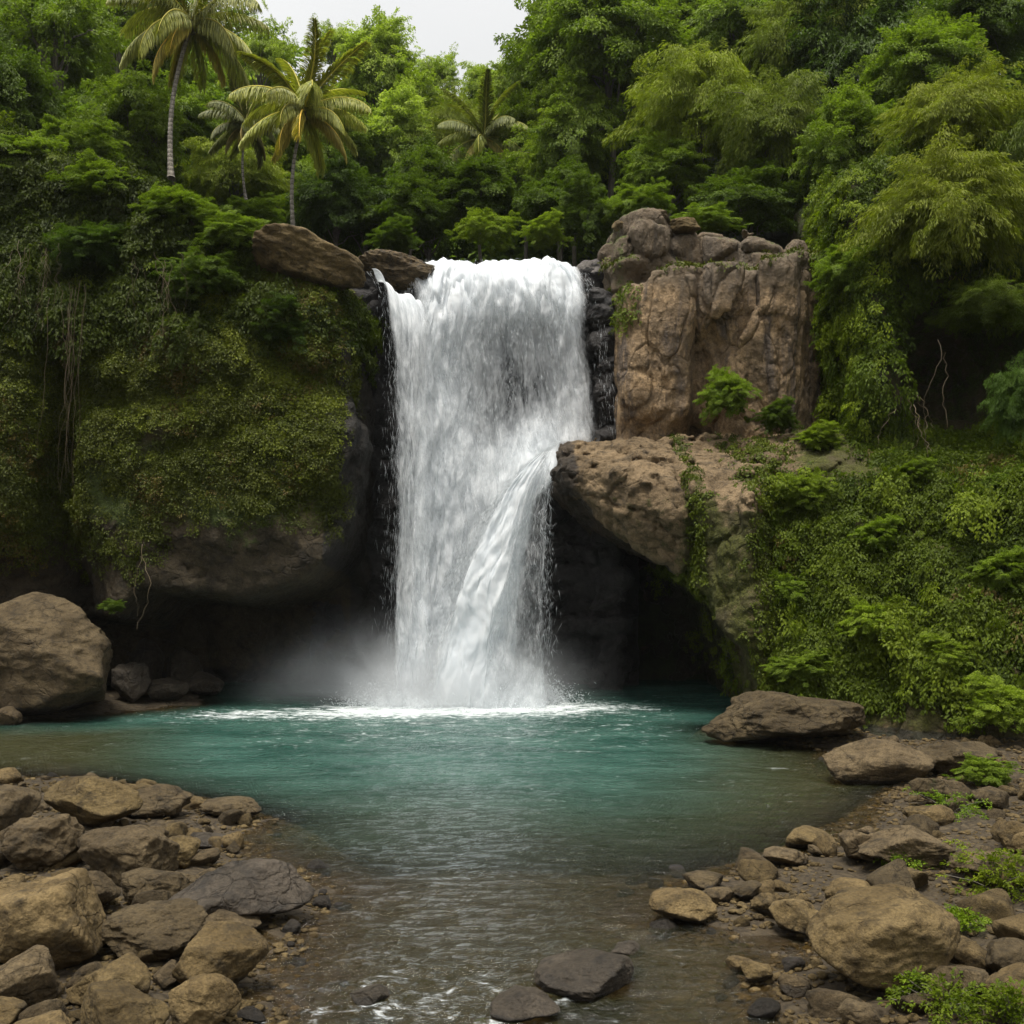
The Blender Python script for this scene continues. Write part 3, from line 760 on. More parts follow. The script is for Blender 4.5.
# splash where the curtain strikes the ledge, and loose drops
def droplets(name, pts, vel, size, rng, stretch=(2., 6.)):
    d = unit(vel); ref = unit(rng.normal(size=pts.shape)); s = unit(np.cross(d, ref)); q = np.cross(d, s)
    L = (size * rng.uniform(stretch[0], stretch[1], len(pts)))[:, None]; w = size[:, None]
    V = np.stack([pts - d * L * .5, pts + s * w, pts + q * w, pts - (s + q) * w * .7, pts + d * L], 1)
    b = np.arange(len(pts))[:, None] * 5
    F = np.concatenate([b + f for f in ([0, 2, 1], [0, 3, 2], [0, 1, 3], [4, 1, 2], [4, 2, 3], [4, 3, 1])], 1).reshape(-1, 3)
    return obj(name, mesh_data(name, V.reshape(-1, 3), F, M['drops']), fall)
rng = np.random.default_rng(5)
pts, vel = [], []
for fn, n, lo, hi in ((main_pos(1.55, 29.9, .5), 300, 0, .03), (main_pos(1.55, 29.9, .5), 500, .965, 1.0), (main_pos(1.9, 29.8, .8), 9000, 0, .8), (chute_pos(1.2, 28.8), 1200, 0, 1), (chute_pos(1.2, 28.8), 300, -.02, .1), (fan_pos(26.9, 1.0), 5000, 0, .12), (fan_pos(26.9, 1.02), 900, .3, 1.0), (fan_pos(26.9, 1.02), 300, .95, 1.0)):
    u = rng.uniform(lo, hi, n); v = rng.random(n) ** .8
    a = fn(np.clip(u, 0, 1), v); b2 = fn(np.clip(u, 0, 1), np.clip(v + .01, 0, 1.02))
    out = (u - np.clip(u, 0, 1))[:, None] * np.array([2.2, 0, 0])
    sc = .03 + .16 * v[:, None]
    p = a + out + rng.normal(size=a.shape) * sc * [1.0, 1.0, .6]
    keep = (p[:, 2] > .02) & ~((p[:, 0] + off[0] > 1.0) & (p[:, 2] < 6.8) & (n in (500, 9000, 5200)))
    pts.append(p[keep]); vel.append((b2 - a)[keep] + rng.normal(size=a[keep].shape) * .02 + [0, 0, -1e-3])
pts, vel = np.concatenate(pts), np.concatenate(vel)
droplets('spray', pts, vel, rng.uniform(.0012, .0032, len(pts)), rng, (25, 90))
n = 30000                                                              # spray thrown up where it lands
ang = rng.uniform(0, 2 * np.pi, n); rr = np.abs(rng.normal(0, 1, n))
sp = np.stack([rng.uniform(-3.6, 1.0, n) + np.cos(ang) * rr * .5, 27.2 + np.sin(ang) * rr * .7, np.abs(rng.normal(0, .30, n)) * np.exp(-rr * .3)], 1) - off
droplets('spray', sp, rng.normal(size=(n, 3)) + [0, 0, .6], rng.uniform(.003, .012, n), rng)

# mist hanging round the foot of the fall
k = NT('mist_air'); co = k.n('TexCoord').outputs['Object']
r = k.n('VectorMath', {0: k.scale(co, (1 / 6.4, 1 / 3.4, 1 / 3.2))}, operation='LENGTH').outputs['Value']
d = k.math('MULTIPLY', k.math('POWER', k.ramp(r, 1.0, .0), 3.2), k.ramp(k.noise(co, .6, 3, .55, .5), .22, .80))
k.t.links.new(k.n('VolumePrincipled', {'Color': c4(.93, .96, .98), 'Density': k.math('MULTIPLY', d, 5.0), 'Anisotropy': .2}).outputs[0], k.out.inputs['Volume'])
u, v = np.meshgrid(np.linspace(0, 2 * np.pi, 33)[:-1], np.linspace(0, np.pi / 2, 9), indexing='ij')
V = np.stack([6.4 * np.cos(u) * np.cos(v), 3.4 * np.sin(u) * np.cos(v), 3.2 * np.sin(v)], -1).reshape(-1, 3)
i, j = np.meshgrid(np.arange(32), np.arange(8), indexing='ij'); i2 = (i + 1) % 32
F = np.stack([i * 9 + j, i2 * 9 + j, i2 * 9 + j + 1, i * 9 + j + 1], -1).reshape(-1, 4)
me = mesh_data('mist', V, [F, (np.arange(32)[::-1] * 9)[None]], k.m)
tag(obj('mist', me, loc=(-2.2, 27.2, .10)), kind='stuff')
# ------------------------------------------------------------------ boulders and stones
def ico(sub):
    import bmesh
    bm = bmesh.new(); bmesh.ops.create_icosphere(bm, subdivisions=sub, radius=1)
    V = np.array([v.co[:] for v in bm.verts], np.float32); F = np.array([[v.index for v in f.verts] for f in bm.faces], np.int32); bm.free()
    return V, F
ICO = {s: ico(s) for s in (2, 3, 4, 5, 6)}

def rock_shape(seed, size, sub=5, sharp=.55, rough=1.0, planes=13):
    """a stone of the given size (x, y, z) in metres: rounded facets, hollows, pits"""
    rng = np.random.default_rng(seed); V, F = ICO[sub]
    n = unit(rng.normal(size=(planes, 3))); d = rng.uniform(.62, 1.0, planes)
    c = V @ n.T
    r = np.where(c > .05, d / np.maximum(c, .05), 9)
    e = 6 + 26 * sharp
    r = (np.minimum(r, 3.) ** -e).sum(1) ** (-1 / e)
    r = np.minimum(r, 1.15)
    o = rng.uniform(0, 90, 3)
    r = r * (1 + rough * (.15 * fbm(V * 1.3 + o, 3) + .05 * fbm(V * 3.2 + o, 4, ridged=True) + .022 * fbm(V * 9 + o, 3)))
    W = V * r[:, None]
    lo, hi = W.min(0), W.max(0)
    W = (W - (lo + hi) / 2) / (hi - lo) * np.asarray(size)
    return W, F

def put_rock(name, label, px0, px1, py0, py1, seed, mat='boulder', z0=.0, depth=.8, rz=0, sharp=.55, rough=1., sub=5, cat=None, group=None, sink=.12, tilt=0, wet=0, moss=0):
    """a rock whose outline spans px0..px1, py0..py1 in the frame, its foot at height z0"""
    pc, xc, Yc, h = (py0 + py1) / 2, ((px0 + px1) / 2 - 512) / FPX, (CAM_H - z0) * FPX / (py1 - HORIZ), 0
    for _ in range(12):                                                 # it stands on the ground there, or a little under the water
        s = Yc / FPX; th = math.atan((pc - HORIZ) / FPX)
        w, H = (px1 - px0) * s, (py1 - py0) * s; dd = w * depth
        h = math.sqrt(max(H * H - (dd * math.sin(th)) ** 2, (.45 * H) ** 2)) / math.cos(th)
        g = float(ground_z(np.array([xc * Yc]), np.array([Yc]))[0])
        z0 = max(g, -.07); zc = z0 + h * .5 * (1 - sink * 1.2)
        Yc = .5 * Yc + .5 * (CAM_H - zc) * FPX / (pc - HORIZ)
    if z0 < .05: wet = max(wet, .85)
    V, F = rock_shape(seed, (w, dd, h), sub, sharp, rough)
    V[:, 2] -= V[:, 2].min()
    ct, st = math.cos(R(tilt)), math.sin(R(tilt))
    V = V @ np.array([[ct, 0, -st], [0, 1, 0], [st, 0, ct]], np.float32)
    a = {'wet': np.clip(1.05 - (V[:, 2] - h * sink) / .16, 0, 1) * wet, 'moss': np.full(len(V), float(moss))}
    me = mesh_data(name, V, F, M[mat], attrs=a)
    o = obj(name, me, loc=(xc * Yc, Yc, zc - h * .5))
    return tag(o, label, cat or name.split('_')[-1], group)

B = put_rock
B('boulder', 'big grey-brown boulder with a grassy top under the mossy cliff, at the pool edge', -70, 126, 592, 716, 101, 'boulder_grey', -.1, .75, sharp=.8, sub=6, wet=.8)
B('boulder', 'long pale tan boulder lying tilted on top of the bank rocks beside the pool', 38, 142, 775, 826, 102, 'boulder', .42, .7, sharp=.35, tilt=8, sub=6)
B('boulder', 'largest round tan boulder of the rocky bank, cut by the frame edge', -32, 98, 876, 968, 103, 'boulder', .35, .85, sharp=.4, sub=6)
B('rock', 'dark broken rock behind the largest round tan boulder, below the frame-edge slab', -40, 36, 786, 838, 104, 'boulder_grey', .45, .8, sharp=.8)
B('rock', 'knobbly brown rock with pitted side in the middle of the stony bank', 4, 84, 812, 872, 105, 'boulder_grey', .35, .8, sharp=.7, rough=1.7, sub=6)
B('rock', 'blocky brown rock with a dark hollow, just below the long pale tan boulder', 76, 176, 824, 880, 106, 'boulder_grey', .35, .8, sharp=.8, rough=1.4, sub=6)
B('rock', 'small rounded rock at the water end of the blocky brown rock', 156, 200, 834, 866, 107, 'boulder', .12, .9, sharp=.4)
B('rock', 'round brown stone wedged beside the largest round tan boulder', 70, 120, 868, 912, 108, 'boulder_grey', .38, .9, sharp=.3)
B('boulder', 'wet grey whale-shaped boulder reaching into the stream from the stony bank', 172, 316, 862, 922, 109, 'stone_wet', -.05, .62, sharp=.45, wet=.9, tilt=-4, sub=6)
B('rock', 'flat cracked brown slab beside the wet whale-shaped boulder', 118, 214, 864, 908, 110, 'boulder_grey', .22, .75, sharp=.8, rough=1.4, sub=6)
B('rock', 'pitted brown rock with dark holes between the tan boulders of the bank', 96, 206, 904, 958, 111, 'boulder_grey', .25, .8, sharp=.7, rough=1.8, sub=6)
B('boulder', 'tan wedge-shaped boulder at the stream edge below the wet whale-shaped one', 178, 268, 926, 996, 112, 'boulder', .0, .85, sharp=.75, wet=.8, sub=6)
B('boulder', 'smooth tan boulder behind the front row, under the pitted brown rock', 66, 156, 954, 1010, 113, 'boulder', .28, .8, sharp=.5, sub=6)
B('boulder', 'tan boulder in the front row, between two others at the picture bottom', 76, 172, 982, 1044, 114, 'boulder', .25, .8, sharp=.5, sub=6)
B('boulder', 'rounded tan boulder at the stream edge, last of the front row', 172, 240, 972, 1034, 115, 'boulder', .05, .9, sharp=.5, wet=.8, sub=6)
B('boulder', 'dark brown boulder tucked under the largest round tan boulder', -30, 56, 950, 1012, 116, 'boulder_grey', .35, .85, sharp=.4, sub=6)
B('rock', 'pale low rock at the picture corner in front of the dark brown boulder', -20, 24, 998, 1036, 117, 'boulder', .35, .9, sharp=.6)
B('rock', 'flat tan rock cut by the bottom frame edge beside the front row boulder', 12, 80, 1008, 1050, 118, 'boulder', .28, .9, sharp=.6)
B('rock', 'layered dark rock at the far waterline behind the long pale tan boulder', 120, 190, 784, 818, 119, 'boulder_grey', -.02, .8, sharp=.8, rough=1.4, wet=.6)
B('rock', 'low wet rock lying alone in the shallows off the stony bank', 200, 262, 798, 820, 120, 'boulder_grey', -.08, .7, sharp=.6, rough=1.5, wet=1)
B('stone', 'dark round stone at the far tip of the stony bank', 172, 194, 790, 803, 121, 'boulder_grey', -.02, .9, sharp=.3, wet=.8)
B('stone', 'small brown stone resting against the foot of the long pale tan boulder', 98, 116, 812, 828, 122, 'boulder_grey', .40, .9, sharp=.4)
B('rock', 'submerged-looking low brown rock between bank and shallows', 186, 244, 832, 848, 123, 'stone_wet', -.06, .8, wet=1)
B('rock', 'low flat rock between the pitted brown rock and the wet whale-shaped boulder', 190, 262, 904, 936, 124, 'boulder_grey', .05, .8, sharp=.7, rough=1.4, wet=.5)
B('boulder', 'dark smooth wet boulder standing in the rapids at mid-stream', 534, 636, 950, 1000, 131, 'stone_wet', -.12, .8, sharp=.3, wet=1, sub=6)
B('rock', 'brown wet rock with foam round it, at the bottom centre of the stream', 490, 560, 986, 1022, 132, 'stone_wet', -.12, .8, sharp=.5, wet=1)
B('rock', 'small brown rock alone at the head of the little rapid', 350, 390, 984, 1006, 133, 'stone_wet', -.12, .85, sharp=.5, wet=1)
B('stone', 'small wet stone behind the dark smooth mid-stream boulder', 606, 646, 940, 960, 134, 'stone_wet', -.1, .9, sharp=.3, wet=1)
B('boulder', 'smooth domed tan boulder standing in the water at the tip of the stone spit', 648, 716, 888, 926, 135, 'boulder', -.08, .85, sharp=.25, wet=.9, sub=6)
B('boulder', 'largest tan boulder of the opposite bank, flat on top with a shaded side', 804, 958, 890, 990, 236, 'boulder', .0, .7, sharp=.5, wet=.5, sub=6)
B('rock', 'rounded brown rock behind the smooth domed tan boulder', 684, 724, 872, 892, 137, 'boulder_grey', -.03, .9, sharp=.4, wet=.5)
B('stone', 'grey lumpy stone between the domed boulder and the spit', 700, 734, 886, 906, 138, 'boulder_grey', -.03, .9, sharp=.6, wet=.5)
B('rock', 'square pale rock at the far end of the stone spit', 784, 832, 826, 850, 139, 'boulder', .05, .8, sharp=.8, wet=.4)
B('rock', 'low wide rock in front of the square pale rock', 760, 810, 846, 868, 140, 'boulder_grey', -.02, .8, sharp=.5, wet=.6)
B('stone', 'flat dark stone beside the square pale rock', 808, 836, 844, 858, 141, 'boulder_grey', .04, .8, sharp=.5)
B('boulder', 'broad cracked brown boulder on the bank above the stone spit', 856, 946, 824, 868, 142, 'boulder_grey', .12, .8, sharp=.7, rough=1.3, sub=6)
B('rock', 'brown rock leaning on the broad cracked boulder, nearer the water', 838, 884, 828, 862, 143, 'boulder_grey', .06, .8, sharp=.6)
B('stone', 'small dark stone at the water edge before the leaning brown rock', 856, 876, 826, 838, 144, 'boulder_grey', .05, .9, sharp=.4)
B('rock', 'pale rounded rock above the broad cracked boulder', 906, 952, 804, 826, 145, 'boulder', .2, .85, sharp=.5)
B('boulder', 'mossy brown boulder below the shrub at the foot of the green slope', 912, 972, 776, 808, 146, 'boulder_grey', .15, .85, sharp=.5, moss=.35)
B('boulder', 'long dark grey boulder at the waterline under the green slope', 822, 934, 738, 787, 147, 'boulder_grey', -.08, .6, sharp=.6, wet=.9, sub=6)
B('rock', 'flat brown shelf rock beside the long dark grey boulder', 920, 1000, 742, 778, 148, 'boulder_grey', .25, .8, sharp=.8, rough=1.4)
B('boulder', 'low wave-worn rock foot beneath the cave pillar, at the waterline', 702, 868, 692, 749, 249, 'boulder_grey', -.15, .55, sharp=.35, rough=1.5, wet=.9, sub=6)
B('rock', 'pale flat stone behind the largest tan boulder of its bank', 824, 880, 878, 902, 150, 'boulder', .06, .8, sharp=.5)
B('rock', 'rounded tan rock left of the largest tan boulder', 750, 786, 892, 916, 151, 'boulder', -.02, .9, sharp=.4, wet=.5)
B('rock', 'brown rock touching the water side of the largest tan boulder', 770, 826, 898, 936, 152, 'boulder', -.02, .85, sharp=.6, wet=.6)
B('stone', 'dark flat stone with a pale edge, in the shallows of the spit', 726, 768, 880, 900, 153, 'boulder_grey', -.04, .9, sharp=.7, wet=.8)
B('stone', 'small round tan stone, front one of the touching pair in the shallows', 740, 772, 960, 984, 154, 'boulder', -.08, .9, sharp=.3, wet=.8)
B('stone', 'small round tan stone, rear one of the touching pair in the shallows', 726, 756, 956, 976, 155, 'boulder', -.06, .9, sharp=.3, wet=.8)
B('stone', 'brown stone in the shallows at the foot of the largest tan boulder', 778, 812, 972, 994, 156, 'boulder_grey', -.06, .9, sharp=.4, wet=.8)
B('rock', 'smooth brown rock in front of the largest tan boulder, beside the leafy sprout', 926, 990, 962, 1000, 157, 'boulder_grey', .12, .85, sharp=.4)
B('rock', 'rough brown rock at the frame edge with weeds below it', 984, 1040, 938, 978, 158, 'boulder_grey', .3, .85, sharp=.7)
B('rock', 'tan rock at the bottom corner above the pale green weeds', 986, 1048, 966, 1008, 159, 'boulder', .18, .85, sharp=.5)
B('rock', 'grey half-buried rock below the largest tan boulder at the bottom edge', 838, 880, 1000, 1030, 160, 'boulder_grey', .0, .9, sharp=.4, wet=.4)
B('rock', 'long brown rock ridge on the dirt at the frame edge', 950, 1040, 848, 886, 161, 'boulder_grey', .4, .8, sharp=.7, rough=1.4)
B('rock', 'pale pointed rock on the dirt slope near the frame edge', 998, 1040, 820, 852, 162, 'boulder', .6, .8, sharp=.7)
B('stone', 'brown stone under the frame-edge boulder by the far pool corner', -8, 22, 706, 728, 163, 'boulder_grey', -.03, .9, sharp=.4, wet=.6)
B('rock', 'dim rock under the overhang, beside the big grassy-topped boulder', 112, 152, 662, 704, 164, 'stone_wet', -.05, .8, sharp=.8, rough=1.4)
B('rock', 'dim block under the overhang at the back of the pool', 126, 166, 636, 690, 165, 'stone_wet', .1, .8, sharp=.9, rough=1.4)
B('rock', 'low dim rock at the waterline in the shade of the overhang', 140, 190, 678, 702, 166, 'stone_wet', -.05, .7, sharp=.8, rough=1.4)
B('rock', 'dim squat block in the shade of the overhang, nearest the falls in its pile', 184, 222, 672, 698, 168, 'stone_wet', -.05, .9, sharp=.9, rough=1.3)
B('rock', 'dim tall block at the back of the pile under the overhang', 164, 204, 646, 694, 169, 'stone_wet', -.05, .9, sharp=.9, rough=1.3)

# the bare cap of the left cliff and the perched stones of the fluted cliff
def stone_at(name, label, c, size, seed, mat='boulder_grey', cat='rock', sharp=.5, rough=1., rz=0, sub=5, wet=0):
    V, F = rock_shape(seed, size, sub, sharp, rough)
    o = obj(name, mesh_data(name, V, F, M[mat], attrs={'wet': np.full(len(V), float(wet))}), loc=c); o.rotation_euler.z = rz
    return tag(o, label, cat)
stone_at('rock', 'bare grey-brown rock cap on the corner of the mossy cliff beside the falls', P(311, 263, 27.7), (2.9, 2.7, 1.3), 170, 'boulder', sharp=.6, sub=6).rotation_euler = (0, R(17), .2)
stone_at('rock', 'grey rounded rock perched on top of the bare fluted cliff', P(655, 219, 29.8), (.85, .8, .5), 171, sharp=.35)
stone_at('rock', 'small tan stone perched at the fall side of the fluted cliff top', P(622, 226, 29.8), (.55, .6, .45), 172, 'boulder', sharp=.6)
stone_at('rock', 'low tan rock perched on the fluted cliff beside the rounded grey one', P(684, 226, 29.9), (.9, .8, .4), 173, 'boulder', sharp=.6)
stone_at('rock', 'dark layered rock standing between the chute and the main curtain of the falls', P(398, 272, 29.5), (2.2, 1.2, 1.0), 174, 'boulder_grey', sharp=.9, rough=2.2, sub=6, wet=.45).rotation_euler = (0, R(10), 0)

# small stones strewn over both banks and the shallows: copies of eight shapes
PEB = [rock_shape(360 + s, (1, .8, .6), 2, .3, 1.2) for s in range(9)]
PROTO = []
for s in range(8):
    V, F = rock_shape(300 + s, (1, .85, .78), 4, .12 + .05 * s, 1.0)
    PROTO.append(mesh_data('stone', V, F, M['boulder' if s % 3 else 'boulder_grey'], attrs={'wet': np.zeros(len(V))}))
WETP = []
for s in range(4):
    V, F = rock_shape(330 + s, (1, .85, .65), 4, .3 + .08 * s, 1.1)
    WETP.append(mesh_data('stone', V, F, M['stone_wet'], attrs={'wet': np.ones(len(V))}))
def strew(n, poly, smin_, smax_, label, group, rng, protos, inset, keep=None):
    """strew n stones inside (or round) a bank outline"""
    c = 0; lo, hi = poly.min(0), poly.max(0)
    lo = np.maximum(lo, [-9, 8.3]); hi = np.minimum(hi, [9.5, 22.5])
    X = rng.uniform(lo[0] - 1, hi[0] + 1, 9000); Y = lo[1] + (hi[1] - lo[1]) * rng.random(9000) ** 1.4
    s = poly_sd(X, Y, poly); ok = (s > inset[0]) & (s < inset[1]) & (np.abs(X / Y) < .48)
    X, Y = X[ok], Y[ok]; Zs = ground_z(X, Y)
    for x, y, z in zip(X[:n], Y[:n], Zs[:n]):
        o = bpy.data.objects.new('stone', protos[rng.integers(len(protos))]); COL.objects.link(o)
        k = smin_ + (smax_ - smin_) * rng.random() ** 2.2
        o.scale = (k * rng.uniform(.8, 1.3), k * rng.uniform(.8, 1.2), k * rng.uniform(.7, 1.15)); o.location = (x, y, z + k * .12)
        o.rotation_euler = (rng.normal(0, .15), rng.normal(0, .15), rng.uniform(0, 6.28))
        tag(o, label, 'stone', group)
rng = np.random.default_rng(12)
for lab, poly, n, inset in (('gravel', LEFT_BANK, 3500, (-.5, 9)), ('gravel', RIGHT_BANK, 5500, (-.6, 8))):
    X = rng.uniform(-9, 9.5, 60000); Y = 8.3 + 14 * rng.random(60000) ** 1.5
    s = poly_sd(X, Y, poly); cl_ = gnoise(np.stack([X * .9, Y * .9, 0 * X], 1))
    ok = (s > inset[0]) & (s < inset[1]) & (np.abs(X / Y) < .48) & (cl_ + rng.random(len(X)) * .9 > .25)
    X, Y = X[ok][:n], Y[ok][:n]; Z = ground_z(X, Y); Vs, Fs, o_ = [], [], 0
    for x, y, z in zip(X, Y, Z):
        v, f = PEB[rng.integers(len(PEB))]; q = .03 + .10 * rng.random() ** 3
        a = rng.uniform(0, 6.28); c_, s_ = math.cos(a), math.sin(a)
        v = v @ np.array([[c_, s_, 0], [-s_, c_, 0], [0, 0, rng.uniform(.6, 1)]], np.float32) * q
        Vs.append(v + [x, y, z + q * .1]); Fs.append(f + o_); o_ += len(v)
    tag(obj('gravel', mesh_data('gravel', np.concatenate(Vs), np.concatenate(Fs), M['boulder'])), kind='stuff')
rng = np.random.default_rng(11)
strew(135, LEFT_BANK, .14, .55, 'small brown stone among the larger rocks of the stony bank', 'small stones on the rocky bank', rng, PROTO, (-.1, 9))
strew(90, RIGHT_BANK, .12, .62, 'small brown stone on the dirt and gravel of the weedy bank', 'small stones on the weedy bank', rng, PROTO, (-.1, 6))
strew(30, RIGHT_BANK, .12, .45, 'small wet stone in the shallow water off the weedy bank', 'wet stones in the shallows', rng, WETP, (-1.3, -.05))
strew(16, LEFT_BANK, .12, .40, 'small wet stone in the shallow water off the rocky bank', 'wet stones off the rocky bank', rng, WETP, (-.9, -.05))
# ------------------------------------------------------------------ trees
def crown_mesh(name, seed, kind):
    """a crown about 6 m across round the origin, built of drooping leaf sprays"""
    rng = np.random.default_rng(seed)
    spec = {'broad': (400, 150, .95, .15, .072, .55, .5, 'leaf'), 'feather': (330, 170, 1.15, .21, .036, .9, .9, 'leaf_bamboo'),
            'airy': (300, 90, .65, .13, .055, .35, .4, 'leaf'), 'bush': (340, 150, .75, .13, .066, .5, .35, 'leaf')}[kind]
    nb, M_, L, ll, lw, dr, hg, mat = spec
    d = unit(rng.normal(size=(nb * 2, 3))); d[:, 2] = np.where(d[:, 2] < (-.35 if kind == 'airy' else -.75), -d[:, 2], d[:, 2]); d = unit(d)[:nb]
    lob = .72 + .55 * gnoise(d * 1.5 + seed) + .25 * gnoise(d * 3.4 + seed)
    r = (.45 + .55 * rng.random(nb) ** .55) * lob * 3.0
    if kind == 'airy': r = r * rng.choice([.75, 1.08], nb)
    C = d * r[:, None] * [1, 1, .95]
    O = unit(d * [1, 1, .55] + rng.normal(0, .42, (nb, 3)))
    U = unit(np.array([0, 0, 1.]) + .6 * d + rng.normal(0, .38, (nb, 3)))
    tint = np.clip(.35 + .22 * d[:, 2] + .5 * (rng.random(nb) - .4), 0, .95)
    Lr = L * rng.uniform(.7, 1.35, nb)
    V, F, T = pads(C, O, U, Lr, Lr * .5, M_, ll, lw, dr, rng, hang=hg, tint=tint)
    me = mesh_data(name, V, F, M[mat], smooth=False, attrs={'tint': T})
    return me, C

def trunk_mesh(name, seed, C, kind):
    rng = np.random.default_rng(seed); P_ = []
    base = -9.5
    z = np.linspace(base, .6, 16); wob = np.cumsum(rng.normal(0, .05, (16, 2)), 0); wob -= wob[-5]
    main = np.stack([wob[:, 0], wob[:, 1], z], 1)
    P_.append(tube(main, np.linspace(.15, .07, 16), 8))
    pick = rng.choice(len(C), min(len(C), 34), replace=False)
    for c in C[pick]:
        s0 = main[rng.integers(10, 16)]; 
        t = np.linspace(0, 1, 7)[:, None]
        mid = (s0 + c) / 2 + [0, 0, .25 * np.linalg.norm(c - s0)]
        path = (1 - t) ** 2 * s0 + 2 * t * (1 - t) * mid + t * t * (c * 1.0)
        path[1:-1] += rng.normal(0, .05, (5, 3))
        P_.append(tube(path, np.linspace(.045, .010, 7), 5))
    V, F = join(P_)
    return mesh_data(name, V, F, M['bark'])

KIND = {}
for kd, seeds in (('broad', (1, 2, 3)), ('feather', (4, 5)), ('airy', (6, 7)), ('bush', (8, 9))):
    KIND[kd] = []
    for s in seeds:
        me, C = crown_mesh('crown', s, kd)
        KIND[kd].append((me, trunk_mesh('trunk', s + 50, C, kd)))
TONE = {'dark': (.66, .70, .60), 'deep': (.40, .46, .42), 'mid': (1.1, 1.08, .9), 'light': (1.45, 1.35, 1.0), 'pale': (2.3, 2.0, 2.9), 'olive': (1.2, 1.08, .85), 'blue': (.6, .8, .95)}  # 'pale' carries the haze of far air in the leaf colour
_rt = random.Random(3)
def tree(label, px, py, w, h, Y, kind='broad', tone='mid', cat=None, group=None, trunk=True, var=None, name=None):
    """a tree whose crown is centred at a pixel, w by h pixels large, standing Y metres away"""
    c = P(px, py, Y); s = Y / FPX
    var = _rt.randrange(len(KIND[kind])) if var is None else var % len(KIND[kind])
    cm, tm = KIND[kind][var]
    name = name or ('bush' if kind == 'bush' else 'tree')
    g = min(float(forest_floor(c[0], Y)), c[2] - h * s * .3)
    o = empty(name, (c[0], c[1], g)); tag(o, label, cat or name, group)
    sx, sz = w * s / 6.3, h * s / 6.1
    cr = obj('foliage' if kind == 'bush' else 'crown', cm, o, (0, 0, c[2] - g)); cr.scale = (sx, (sx + sz) / 2, sz)
    cr.rotation_euler.z = _rt.uniform(0, 6.28)
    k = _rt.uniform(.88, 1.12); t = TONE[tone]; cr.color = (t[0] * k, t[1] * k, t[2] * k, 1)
    if trunk and kind != 'bush':
        tr = obj('trunk', tm, o, (0, 0, c[2] - g)); q = max(.55, (sx + sz) / 2)
        tr.scale = (q, q, max(sz, (c[2] - g + .3) / 9.5)); tr.rotation_euler.z = cr.rotation_euler.z
    return o

T = tree
# far skyline, its haze put into the pale leaf tone
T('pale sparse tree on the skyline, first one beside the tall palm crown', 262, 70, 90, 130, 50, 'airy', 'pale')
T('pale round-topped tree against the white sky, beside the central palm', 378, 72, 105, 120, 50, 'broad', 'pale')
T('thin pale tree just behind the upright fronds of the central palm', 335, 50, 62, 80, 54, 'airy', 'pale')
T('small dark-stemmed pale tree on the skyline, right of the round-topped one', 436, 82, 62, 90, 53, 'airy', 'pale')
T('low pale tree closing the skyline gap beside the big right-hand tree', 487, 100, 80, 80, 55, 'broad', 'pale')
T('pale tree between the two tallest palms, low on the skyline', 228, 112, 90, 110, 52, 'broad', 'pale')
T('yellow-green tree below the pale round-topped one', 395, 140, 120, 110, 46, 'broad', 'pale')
T('yellow-green tree behind the small palm near the lip', 455, 140, 110, 110, 46, 'feather', 'light')
T('olive tree behind the hanging fronds of the central palm', 330, 150, 110, 120, 45, 'broad', 'mid')
T('light feathery thicket between the two tallest palm trunks', 235, 172, 120, 90, 41, 'feather', 'light')
T('mid green tree behind the tallest palm trunk', 175, 130, 130, 120, 42, 'broad', 'mid')
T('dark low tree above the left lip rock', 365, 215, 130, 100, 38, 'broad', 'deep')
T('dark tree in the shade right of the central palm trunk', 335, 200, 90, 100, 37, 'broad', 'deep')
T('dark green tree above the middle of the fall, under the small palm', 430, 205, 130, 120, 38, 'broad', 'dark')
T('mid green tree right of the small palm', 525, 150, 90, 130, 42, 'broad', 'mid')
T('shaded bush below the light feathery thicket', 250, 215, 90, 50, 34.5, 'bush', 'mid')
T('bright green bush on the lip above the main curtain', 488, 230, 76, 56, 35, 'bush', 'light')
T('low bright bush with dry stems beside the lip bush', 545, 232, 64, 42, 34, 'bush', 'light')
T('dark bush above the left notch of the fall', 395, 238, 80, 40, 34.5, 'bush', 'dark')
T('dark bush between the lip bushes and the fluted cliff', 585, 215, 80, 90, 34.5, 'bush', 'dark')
# left heights
T('tall airy tree with bare fine branches in the top corner above the mossy cliff', 55, 55, 190, 190, 38, 'airy', 'mid')
T('airy leaning tree beside the corner tree, its twigs against the sky', 120, 30, 130, 150, 42, 'airy', 'mid')
T('dense green tree over the mossy cliff, left of the tallest palm', 130, 135, 130, 130, 34, 'broad', 'mid')
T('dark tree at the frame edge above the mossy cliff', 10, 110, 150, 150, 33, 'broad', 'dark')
T('bushy tree on the mossy cliff brow, below the corner tree', 75, 150, 120, 90, 31, 'bush', 'mid')
